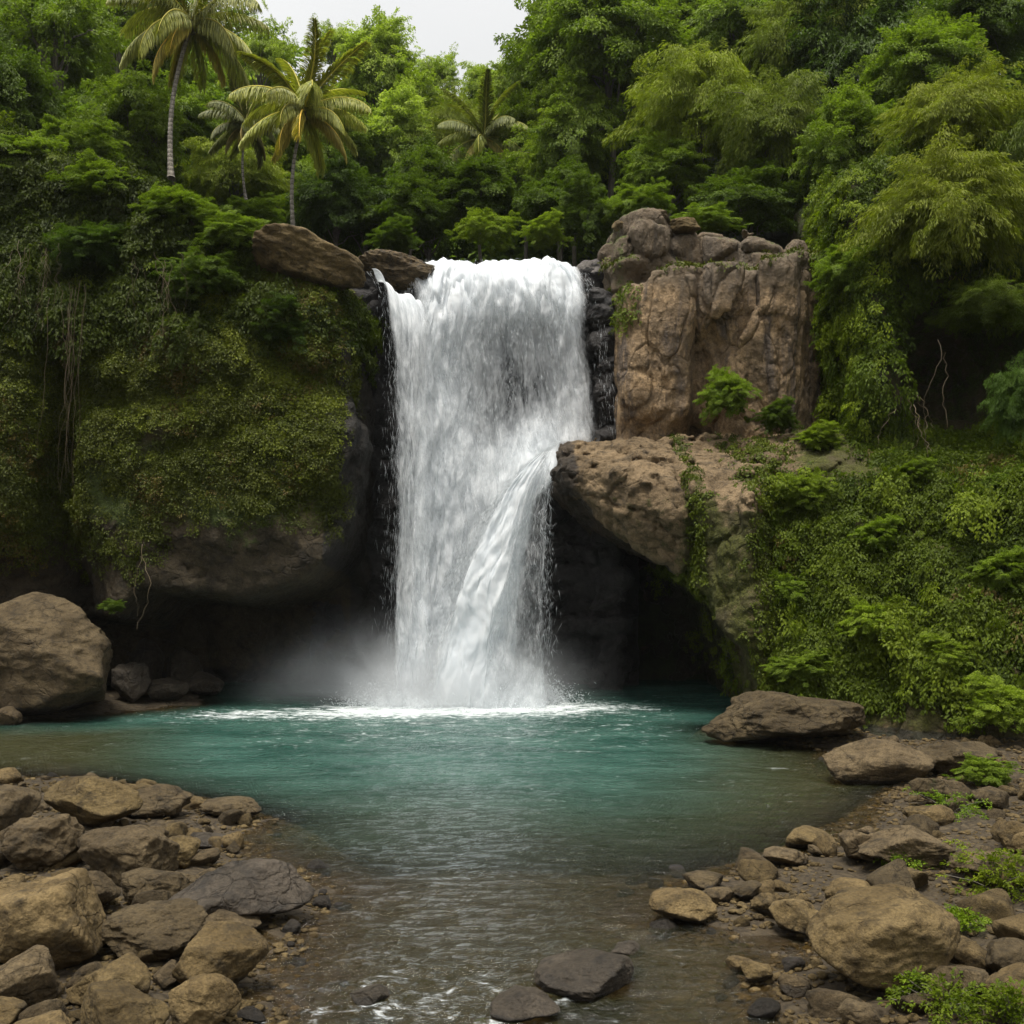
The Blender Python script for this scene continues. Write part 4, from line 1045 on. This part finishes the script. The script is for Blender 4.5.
# the wall of forest on the other side
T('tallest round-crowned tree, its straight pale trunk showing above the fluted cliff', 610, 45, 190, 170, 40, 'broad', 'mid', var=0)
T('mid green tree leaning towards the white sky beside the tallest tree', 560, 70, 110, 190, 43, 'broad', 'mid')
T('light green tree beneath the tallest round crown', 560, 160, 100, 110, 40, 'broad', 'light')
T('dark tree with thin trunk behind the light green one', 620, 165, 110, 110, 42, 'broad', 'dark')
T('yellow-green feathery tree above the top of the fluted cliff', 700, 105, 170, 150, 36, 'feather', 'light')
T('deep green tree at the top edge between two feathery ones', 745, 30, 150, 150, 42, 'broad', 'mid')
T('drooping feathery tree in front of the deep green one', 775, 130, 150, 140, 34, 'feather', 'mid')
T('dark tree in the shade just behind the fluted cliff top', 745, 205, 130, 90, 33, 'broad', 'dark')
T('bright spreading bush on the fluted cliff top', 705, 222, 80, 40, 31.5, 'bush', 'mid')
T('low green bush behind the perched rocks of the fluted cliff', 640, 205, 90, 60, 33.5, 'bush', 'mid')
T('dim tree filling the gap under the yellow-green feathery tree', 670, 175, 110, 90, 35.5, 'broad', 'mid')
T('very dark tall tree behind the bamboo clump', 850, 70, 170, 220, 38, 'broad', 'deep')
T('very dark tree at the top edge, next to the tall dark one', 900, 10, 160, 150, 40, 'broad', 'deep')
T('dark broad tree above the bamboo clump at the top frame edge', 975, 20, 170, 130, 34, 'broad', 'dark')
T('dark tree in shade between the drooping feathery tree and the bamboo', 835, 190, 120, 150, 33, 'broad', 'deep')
T('uppermost bamboo clump with long drooping olive sprays', 955, 120, 180, 130, 27.5, 'feather', 'olive', trunk=False)
T('broad bamboo clump arching over the dark hollow', 950, 210, 190, 165, 25.6, 'feather', 'olive', trunk=False)
T('dark bamboo clump at the frame edge beside the broad one', 1030, 190, 130, 220, 26.5, 'feather', 'dark', trunk=False)
T('small leafy bush hanging over the brow between forest and creepers', 850, 268, 90, 70, 26.8, 'bush', 'mid')
T('leafy branch mass over the top of the dark hollow', 985, 305, 130, 60, 24.8, 'feather', 'dark', trunk=False)
T('pale grey-green bamboo spray hanging at the frame edge beside the hollow', 1020, 400, 70, 110, 23.4, 'feather', 'blue', trunk=False)

for lab, px, py, w, h, Y, kd, tn in (
    ('mid green tree in the dim gap left of the central palm trunk', 265, 150, 100, 110, 43, 'broad', 'mid'),
    ('leafy tree filling the forest between the tallest palm and the corner tree', 150, 70, 120, 120, 44, 'broad', 'mid'),
    ('bright leafy tree low behind the bare rock cap', 330, 205, 120, 100, 40, 'broad', 'mid'),
    ('light green tree standing above the middle of the falls', 420, 130, 100, 120, 49, 'broad', 'light'),
    ('light tree under the skyline, right of the small palm', 515, 110, 80, 120, 50, 'broad', 'light'),
    ('leafy tree hiding the foot of the small palm', 480, 195, 130, 90, 37.5, 'broad', 'dark'),
    ('mid green tree just left of the straight pale trunk', 575, 130, 90, 120, 39, 'broad', 'mid'),
    ('mid green tree just right of the straight pale trunk', 655, 120, 90, 120, 41, 'broad', 'mid'),
    ('light leafy tree at the top edge, right of the tallest tree', 690, 30, 130, 120, 45, 'broad', 'light'),
    ('yellow-green feathery tree at the top edge above the drooping one', 800, 40, 140, 130, 39, 'feather', 'mid'),
    ('mid green tree in the shaded gap beside the bamboo clumps', 850, 150, 120, 130, 31.5, 'broad', 'mid'),
    ('leafy tree behind the uppermost bamboo clump', 930, 70, 150, 120, 32, 'broad', 'mid'),
    ('shaded low tree above the lip rock, nearest the fluted cliff', 560, 205, 110, 90, 37, 'broad', 'dark'),
    ('low leafy tree behind the lip, left of the bright bush', 410, 215, 120, 80, 36.5, 'broad', 'dark')):
    T(lab, px, py, w, h, Y, kd, tn)

# far wooded slope that reads as one mass
rng = np.random.default_rng(77)
n = 4200
X = rng.uniform(-42, 48, n); Y = rng.uniform(44, 64, n)
C = np.stack([X, Y, forest_floor(X, Y) + rng.random(n) ** .7 * (4.5 + 6 * sstep(2, 9, X) + 3.5 * sstep(-10, -16, X))], 1)
O = unit(np.stack([rng.normal(0, .6, n), -np.ones(n), rng.normal(.1, .3, n)], 1)); U = unit(np.stack([rng.normal(0, .2, n), -.4 * np.ones(n), np.ones(n)], 1))
V, F, Tn = pads(C, O, U, 2.0 * rng.uniform(.7, 1.4, n), 1.3, 90, .40, .20, .6, rng, hang=.4, tint=rng.random(n) * .8)
o = obj('forest', mesh_data('forest', V, F, M['leaf'], smooth=False, attrs={'tint': Tn})); o.color = (1.0, 1.05, 1.0, 1); tag(o, kind='stuff')

# ------------------------------------------------------------------ palms
def frond_mesh(seed, L, elev, droop, ll, pairs=76, hang=.75, along=.55):
    rng = np.random.default_rng(seed); t = np.linspace(0, 1, pairs)
    ang = elev - droop * t ** 1.15
    st = L / pairs; x = np.cumsum(np.cos(ang)) * st; z = np.cumsum(np.sin(ang)) * st
    path = np.stack([x, .12 * np.sin(t * 3 + seed) * t, z], 1)
    rv, rf = tube(path, np.linspace(.035, .006, pairs), 5)
    rq = np.concatenate([rf[:, [0, 1, 2]], rf[:, [0, 2, 3]]])
    D = unit(np.gradient(path, axis=0)); parts = [(rv, rq, np.full(len(rv), .99))]
    q = np.repeat(np.arange(3, pairs), 4); sgn = np.tile([1, -1, 1, -1], pairs - 3)
    pos = path[q] + D[q] * rng.uniform(0, st, len(q))[:, None]
    S = np.array([0, 1., 0])
    hg = hang * (.55 + .8 * rng.random(len(q)))
    d = D[q] * along + S * (sgn * rng.uniform(.45, .95, len(q)))[:, None] + np.array([0, 0, -1.]) * hg[:, None]
    le = ll * np.sin(np.pi * np.clip(.14 + .80 * t[q], 0, 1)) ** .6 * rng.uniform(.8, 1.15, len(q))
    # each leaflet in two lengths, the outer hanging more
    n_ = unit(np.cross(d, np.cross(np.array([0, 0, 1.]), d) + 1e-4))
    a = leaves(pos, d, n_, le * .62, .034, np.clip(rng.random(len(q)) * .8, 0, 1), .1)
    d2 = unit(d) + np.array([0, 0, -.55]); e = pos + unit(d) * (le * .50)[:, None]
    b = leaves(e, d2, n_, le * .6, .027, np.clip(.1 + rng.random(len(q)) * .8, 0, 1), .1)
    V, F, T_ = joinl(parts + [a, b])
    return mesh_data('frond', V, F, M['frond'], smooth=False, attrs={'tint': T_})

def palm(label, base, top, size, seed, n=22, up=0., tone=(1, 1, 1), dry=.25):
    rng = np.random.default_rng(seed)
    o = empty('palm_tree', base); tag(o, label, 'palm tree', 'coconut palms on the heights')
    d = np.asarray(top) - np.asarray(base); t = np.linspace(0, 1, 18)[:, None]
    path = t * d + np.stack([.05 * d[2] * np.sin(t[:, 0] * 3.1) * (1 if d[0] < 0 else -1), 0 * t[:, 0], 0 * t[:, 0]], 1)
    r = np.interp(t[:, 0], [0, .05, .2, 1], [.125, .095, .08, .06]) * size / 3
    V, F = tube(path, r, 10); obj('trunk', mesh_data('trunk', V, F, M['palm_bark']), o)
    V, F = rock_shape(seed, (.36 * size / 3, .36 * size / 3, .5 * size / 3), 3, .3); obj('crown_shaft', mesh_data('crown_shaft', V, F, M['bark']), o, d)
    protos = [frond_mesh(seed + 1, size * 1.12, R(74), R(50), .62 * size / 3, hang=.25, pairs=120, along=1.25), frond_mesh(seed + 2, size, R(38), R(80), .72 * size / 3, hang=.9), frond_mesh(seed + 3, size * .95, R(2), R(78), .72 * size / 3, hang=1.3), frond_mesh(seed + 4, size * .8, R(-22), R(62), .6 * size / 3, hang=1.5)]
    for i in range(n):
        k = 0 if i < n * (.17 + up) else 1 if i < n * (.5 + up) else 2 if i < n * .82 else 3
        f = obj('frond', protos[k], o, d + np.array([0, 0, .15]))
        tl = .24 if k == 0 else .12; f.rotation_euler = (rng.normal(0, tl), rng.normal(0, tl), i * 2.39996 + rng.normal(0, .15)); s = rng.uniform(.88, 1.1); f.scale = (s, s, s)
        q = rng.uniform(.75, 1.15) * (1.15 if k == 3 else .9 if k == 0 else 1)
        f.color = (tone[0] * q * (1.25 if k == 3 else 1), tone[1] * q, tone[2] * q * (.85 if k == 0 else 1), 1)
    return o
palm('tallest palm with a bent grey trunk and hanging fronds cut by the top edge', P(171, 178, 31.5), P(191, 27, 33), 2.75, 401, 26, tone=(1.8, 1.8, 1.35))
palm('palm with upright fronds standing alone behind the bare rock cap of the cliff', P(294, 238, 31), P(303, 116, 31), 2.15, 402, 24, up=.12, tone=(1.9, 1.9, 1.3))
palm('small dim palm far off between the two tall palms', P(246, 200, 38), P(246, 128, 38), 1.7, 403, 18, tone=(1.0, 1.05, 1.0))
palm('faint yellowish palm half hidden in the forest above the fall', P(488, 215, 41), P(484, 142, 41), 2.2, 404, 20, up=.05, tone=(1.25, 1.35, .9))

# ------------------------------------------------------------------ creepers, moss and ferns on the rock
def creep(name, src, n, sel, L, W, M_, ll, lw, mat, seed, out=.12, lump=.35, freq=.7, color=(1, 1, 1), droop=.5, hang=.6, kind='stuff', jit=.12, dead=None):
    """a mat of leaves over the chosen part of a rock face"""
    V, F, N = CL[src]; rng = np.random.default_rng(seed)
    cen = V[F].mean(1); nn = N[F[:, 0]]
    w = np.clip(sel(cen, nn), 0, 1) * (np.abs(cen[:, 0] / cen[:, 1]) < .52)
    p, nr = sample_faces(V, F, n, rng, w)
    g = gnoise(p * freq + seed); g2 = gnoise(p * freq * 2.7 + seed)
    p = p + nr * (out + lump * np.clip(g + .5 * g2, -.1, 1.2))[:, None]
    O = unit(nr * .55 + np.array([0, 0, -.75]) + rng.normal(0, .35, p.shape)); U = unit(nr + np.array([0, 0, .5]) + rng.normal(0, .2, p.shape))
    tint = np.clip(.42 + .38 * g + .22 * g2 + rng.normal(0, .14, n), 0, .97)
    if dead is not None: tint = np.where(dead(p) > rng.random(n), 1.5, tint)
    s = rng.uniform(.65, 1.4, n)
    Vl, Fl, Tl = pads(p, O, U, L * s, W * s, M_, ll, lw, droop, rng, hang=hang, tint=tint, jit=jit)
    if dead is None: Tl = np.minimum(Tl, .97)
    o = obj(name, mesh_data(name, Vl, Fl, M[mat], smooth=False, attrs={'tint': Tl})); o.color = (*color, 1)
    return tag(o, kind=kind)
def nz(p, f, s=0): return gnoise(p * f + s)
# left cliff: leafy brow, tangled middle, mossy face
brow = lambda p, n: sstep(8.3, 9.8, p[:, 2] + .6 * nz(p, .8)) * (1 - sstep(-6.5, -5.9, p[:, 0]) * sstep(9.6, 10.3, p[:, 2])) * (p[:, 1] < 31.5) * (1 - sstep(-4.2, -3.8, p[:, 0] - .25 * sstep(8, 9, p[:, 2])))
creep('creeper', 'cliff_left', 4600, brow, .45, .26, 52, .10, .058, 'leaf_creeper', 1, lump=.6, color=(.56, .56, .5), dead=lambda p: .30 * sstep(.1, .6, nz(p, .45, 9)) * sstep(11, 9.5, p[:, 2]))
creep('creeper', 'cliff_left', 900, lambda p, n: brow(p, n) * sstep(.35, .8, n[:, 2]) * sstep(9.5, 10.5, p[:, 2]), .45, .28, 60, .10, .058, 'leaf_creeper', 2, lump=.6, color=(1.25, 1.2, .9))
face = lambda p, n: sstep(3.4, 4.9, p[:, 2] + .8 * nz(p, .7) - 1.0 * sstep(-9, -7.5, p[:, 0]) + .3) * sstep(11.2, 9.6, p[:, 2]) * (p[:, 1] < 28.5) * (1 - sstep(-4.3, -3.9, p[:, 0] + .2 * nz(p, 1)))
creep('moss', 'cliff_left', 15000, lambda p, n: face(p, n) * sstep(-.8, .1, nz(p, .6, 4) + .25 * nz(p, 2, 4)), .26, .2, 34, .048, .036, 'leaf_moss', 3, out=.03, lump=.12, freq=1.2, color=(1.0, .90, .5), dead=lambda p: .35 * sstep(.0, .5, nz(p, .7, 2)))
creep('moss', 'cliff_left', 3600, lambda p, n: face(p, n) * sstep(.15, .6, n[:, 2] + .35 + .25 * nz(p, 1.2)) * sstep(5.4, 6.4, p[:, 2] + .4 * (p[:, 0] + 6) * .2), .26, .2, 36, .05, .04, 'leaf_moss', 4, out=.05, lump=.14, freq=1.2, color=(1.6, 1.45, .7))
# right slope and upper wall
slope = lambda p, n: sstep(5.3, 6.2, p[:, 0] - .4 * nz(p, .9)) * sstep(.15, .8, p[:, 2] - .04 * p[:, 0] + .35 * nz(p, 1.1, 5)) * (1 - sstep(5.0, 5.6, p[:, 2]) * sstep(8.6, 7.7, p[:, 0])) * (p[:, 1] < 27)
creep('creeper', 'ledge', 4800, slope, .36, .22, 52, .078, .047, 'leaf_creeper', 5, lump=.36, freq=.8, color=(1.0, 1.0, .8), dead=lambda p: .5 * sstep(.1, .5, nz(p, .55, 3)))
creep('creeper', 'ledge', 900, lambda p, n: slope(p, n) * sstep(.05, .4, nz(p, .75, 12)), .42, .26, 70, .085, .052, 'leaf_creeper', 6, out=.22, lump=.55, freq=.8, color=(1.5, 1.45, 1.0))
creep('moss', 'ledge', 1600, lambda p, n: sstep(-.2, -.5, n[:, 1]) * sstep(4.8, 5.5, p[:, 0] - .3 * nz(p, 1.2)) * sstep(.3, .9, p[:, 2]) * sstep(7, 5.8, p[:, 0]) + .8 * np.exp(-((p[:, 0] - 4.12) / .16) ** 2) * (p[:, 2] > 2.4), .2, .16, 30, .06, .045, 'leaf_moss', 7, out=.03, lump=.1, color=(1.3, 1.25, .8))
up_ = lambda p, n: (1 - sstep(.2, -.35, n[:, 1] + .6 * n[:, 2] - .9)) * (np.hypot((p[:, 0] - 10.7) / 1.7, (p[:, 2] - 7.9) / 2.2) > 1) + .0
upw = lambda p, n: (np.hypot((p[:, 0] - 10.7) / 1.75, (p[:, 2] - 7.9) / 2.2) > 1) * (n[:, 1] < .5) * (p[:, 1] < 31) * 1.
creep('creeper', 'cliff_upper', 4200, upw, .42, .26, 52, .095, .052, 'leaf_creeper', 8, lump=.5, color=(.95, 1.0, .85))
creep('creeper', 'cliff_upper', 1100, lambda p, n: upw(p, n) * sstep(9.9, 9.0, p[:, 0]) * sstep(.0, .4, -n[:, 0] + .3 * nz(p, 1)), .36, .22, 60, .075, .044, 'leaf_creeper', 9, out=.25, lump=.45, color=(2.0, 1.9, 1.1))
creep('fern', 'cliff_right', 500, lambda p, n: sstep(.55, .9, n[:, 2]) * sstep(10.6, 11, p[:, 2]) * sstep(11.9, 11.4, p[:, 2]), .3, .2, 26, .085, .05, 'leaf_moss', 10, out=.03, lump=.1, color=(1.4, 1.2, .7))
creep('fern', 'cliff_right', 260, lambda p, n: np.exp(-((p[:, 0] - 2.95) / .25) ** 2) * sstep(9.2, 9.8, p[:, 2]) * sstep(10.9, 10.5, p[:, 2]), .22, .16, 28, .06, .045, 'leaf_moss', 11, out=.02, lump=.08, color=(1.7, 1.7, .8))

T('leafy green bush growing in the cleft of the fluted cliff above the ledge', 726, 396, 74, 70, 27.3, 'bush', 'mid', cat='bush')
T('smaller dark bush at the foot of the fluted cliff, beside the cleft bush', 778, 418, 58, 46, 27.0, 'bush', 'dark', cat='bush')
T('low bright bush where the ledge meets the green slope', 820, 442, 80, 44, 26.2, 'bush', 'light', cat='bush')
T('leafy shrub at the frame edge at the foot of the green slope', 1000, 706, 100, 70, 20.2, 'bush', 'light', cat='bush')
T('dark leafy shrub on the dirt above the mossy brown boulder', 985, 772, 70, 42, 17.4, 'bush', 'mid', cat='bush')
T('dark fern clump hanging under the overhang behind the grassy boulder', 112, 606, 36, 18, 25.2, 'bush', 'dark', cat='fern')
# low weeds on the bank
def weed(label, px, py, w, h, seed, tone=(1.6, 1.6, 1.0), n=60, z=None):
    Y = CAM_H * FPX / (py - HORIZ); g = 0
    for _ in range(5): g = float(ground_z(np.array([(px - 512) / FPX * Y]), np.array([Y]))[0]); Y = (CAM_H - g) * FPX / (py - HORIZ)
    rng = np.random.default_rng(seed); s = Y / FPX; W, H = w * s / 2, h * s
    C = np.stack([rng.normal(0, .45, n) * W, rng.normal(0, .5, n) * W, rng.random(n) * H * .8 + .02], 1)
    d = C * [1, 1, .4] + rng.normal(0, .05, C.shape)
    V, F, T_ = pads(C, unit(d + [0, 0, .03]), unit(np.array([0, 0, 1.]) + rng.normal(0, .3, C.shape)), .11, .07, 22, .036, .022, .5, rng, hang=.2)
    o = obj('weed', mesh_data('weed', V, F, M['leaf'], smooth=False, attrs={'tint': T_}), loc=((px - 512) * s, Y, g)); o.color = (*tone, 1)
    st = [tube(np.array([[0, 0, -.03], c * [.5, .5, .6], c]), [.006, .005, .003], 4) for c in C[::3]]
    V, F = join(st); obj('stem', mesh_data('stem', V, F, M['bark']), o)
    return tag(o, label, 'weed')
weed('bright yellow-green weed cushion on the dirt at the frame edge', 1000, 890, 90, 44, 1, (.95, .85, .4), 170)
weed('pale green weeds spreading along the bottom edge near the corner', 945, 1012, 90, 34, 2, (.75, .72, .42), 120)
weed('small upright leafy sprout in front of the largest tan boulder', 904, 1000, 26, 36, 3, (1.3, 1.3, .9), 34)
weed('thin weeds on the dirt just right of the largest tan boulder', 962, 930, 40, 20, 4, (1.1, 1.1, .7), 50)
weed('weeds at the foot of the broad cracked boulder', 905, 868, 50, 18, 5, (1.0, 1.05, .7), 60)
weed('low green weeds below the dark leafy shrub', 950, 812, 70, 20, 6, (1.0, 1.05, .7), 90)
weed('weeds in the very corner of the bank', 1010, 1022, 50, 36, 7, (.75, .72, .42), 60)
# grass on the big boulder by the mossy cliff
rng = np.random.default_rng(9); n = 5200
bo = [x for x in bpy.data.objects if x.name == 'boulder'][0]
Vb = np.array([v.co[:] for v in bo.data.vertices], np.float32) + np.array(bo.location[:], np.float32); Fb = np.array([f.vertices[:] for f in bo.data.polygons]); Nb = vnormals(Vb, Fb)
cb = Vb[Fb].mean(1)
p, _n = sample_faces(Vb, Fb, n, rng, sstep(.62, .9, Nb[Fb[:, 0], 2]) * sstep(-10.6, -11.4, cb[:, 0] + .5 * gnoise(cb * 1.5)) * (cb[:, 2] > 1) + 1e-6)
V, F, T_ = leaves(p, np.stack([rng.normal(0, .5, n), rng.normal(-.2, .5, n), np.ones(n)], 1), rng.normal(size=(n, 3)), rng.uniform(.10, .24, n), .018, rng.random(n) * .9)
o = obj('grass', mesh_data('grass', V, F, M['leaf_moss'], smooth=False, attrs={'tint': T_})); o.color = (1.6, 1.6, .9, 1); tag(o, kind='stuff')

# dry creeper stems and roots hanging on the mossy cliff
def strands(name, label, px0, px1, py0, py1, Y, n, seed, mat='dry', group=None, rad=.006):
    rng = np.random.default_rng(seed); parts = []
    for _ in range(n):
        a = P(rng.uniform(px0, px1), py0 + rng.uniform(-10, 18), Y); L = (py1 - py0) * Y / FPX * rng.uniform(.45, 1.05)
        t = np.linspace(0, 1, 14)[:, None]
        path = a + t * [rng.normal(0, .12), rng.normal(-.1, .12), -L]; path[:, :2] += np.cumsum(rng.normal(0, .05, (14, 2)), 0)
        parts.append(tube(path, np.linspace(rad, rad * .4, 14) * rng.uniform(.5, 1), 4))
    V, F = join(parts); c = P((px0 + px1) / 2, py0, Y)
    return tag(obj(name, mesh_data(name, V - c, F, M[mat], attrs={'tint': np.repeat(rng.random(len(parts)), 56) * .6}), loc=c), label, 'vine', group)
strands('hanging_vine', 'curtain of dry brown vines down the dark groove of the mossy cliff', 48, 84, 290, 560, 25.6, 10, 1)
strands('hanging_vine', 'tangle of dry tan stems on the mossy cliff nearest the frame edge', 14, 62, 250, 330, 25.5, 14, 2)
strands('hanging_vine', 'dry tan stems hanging from the leafy brow in the middle of the mossy cliff', 130, 190, 262, 350, 25.5, 13, 3)
strands('hanging_vine', 'single pale root hanging below the mossy bulge of the cliff', 140, 143, 540, 620, 25.3, 2, 4, rad=.010)
strands('hanging_vine', 'thin pale root in the black hollow of the upper cliff', 940, 946, 340, 440, 24.6, 2, 5, rad=.014)
strands('hanging_vine', 'few dark roots hanging at the mouth of the upper hollow', 888, 920, 400, 455, 24.9, 6, 6, rad=.012)

def on_slope(px, py, foot=22.2, lean=.52):
    Y = foot
    for _ in range(8): Y = foot + lean * max(0, CAM_H + (HORIZ - py) / FPX * Y) - .30
    return Y
for lab, px, py, w, h, ft, tn in (
    ('leafy shrub at the top of the green slope, beside the bare ledge', 806, 492, 70, 56, 22.0, 'light'),
    ('round shrub on the green slope nearest the cave pillar', 782, 590, 62, 56, 22.5, 'mid'),
    ('low spreading shrub on the green slope just above the wave-worn rock', 800, 668, 90, 44, 22.3, 'mid'),
    ('bright shrub in the middle of the green slope', 872, 622, 76, 60, 21.4, 'light'),
    ('dark shrub in the middle of the green slope, above the bright one', 878, 540, 80, 56, 21.4, 'mid'),
    ('shrub under the black hollow at the top of the green slope', 915, 478, 84, 44, 21.2, 'mid'),
    ('shrub at the frame edge halfway up the green slope', 1000, 575, 80, 64, 20.3, 'mid'),
    ('bushy shrub at the frame edge just under the grey-green bamboo spray', 1000, 490, 80, 56, 20.6, 'dark'),
    ('bright low shrub on the green slope above the frame-edge shrub', 945, 655, 70, 50, 20.6, 'light')):
    T(lab, px, py, w, h, on_slope(px, py, ft), 'bush', tn, name='shrub', group='shrubs on the green slope')
for lab, px, py, w, h, Y, tn in (
    ('bright leafy bush on the brow of the mossy cliff beside the bare rock cap', 232, 234, 110, 56, 27.2, 'mid'),
    ('leafy bush on the brow of the mossy cliff below the tallest palm', 172, 212, 130, 62, 27.9, 'mid'),
    ('leafy bush halfway along the cliff brow, left of the tallest palm', 100, 190, 140, 66, 28.4, 'mid'),
    ('bush at the frame edge on the brow of the mossy cliff', 20, 165, 150, 80, 28.8, 'mid'),
    ('dark bush hanging on the cliff below the brow, above the dry stems', 95, 250, 120, 70, 27.0, 'deep'),
    ('dark bush hanging on the cliff under the bare rock cap', 282, 330, 100, 70, 26.5, 'deep'),
    ('green tuft of leaves hanging from the cliff, left of the bare rock cap', 205, 280, 110, 70, 26.7, 'dark')):
    T(lab, px, py, w, h, Y, 'bush', tn, name='shrub', group='shrubs on the mossy cliff')

# pale damp air over the gorge: far trees fade a little
k = NT('damp_air'); k.t.links.new(k.n('VolumePrincipled', {'Color': c4(.95, .98, 1.0), 'Density': .00015, 'Anisotropy': .3}).outputs[0], k.out.inputs['Volume'])
lo, hi = np.array([-175., -65, -6]), np.array([175., 215, 90])
V = np.array([[(lo, hi)[a][0], (lo, hi)[b][1], (lo, hi)[c][2]] for a in (0, 1) for b in (0, 1) for c in (0, 1)])
F = np.array([[0, 1, 3, 2], [4, 6, 7, 5], [0, 4, 5, 1], [2, 3, 7, 6], [0, 2, 6, 4], [1, 5, 7, 3]])
tag(obj('haze', mesh_data('haze', V, F, k.m, smooth=False)), kind='stuff')
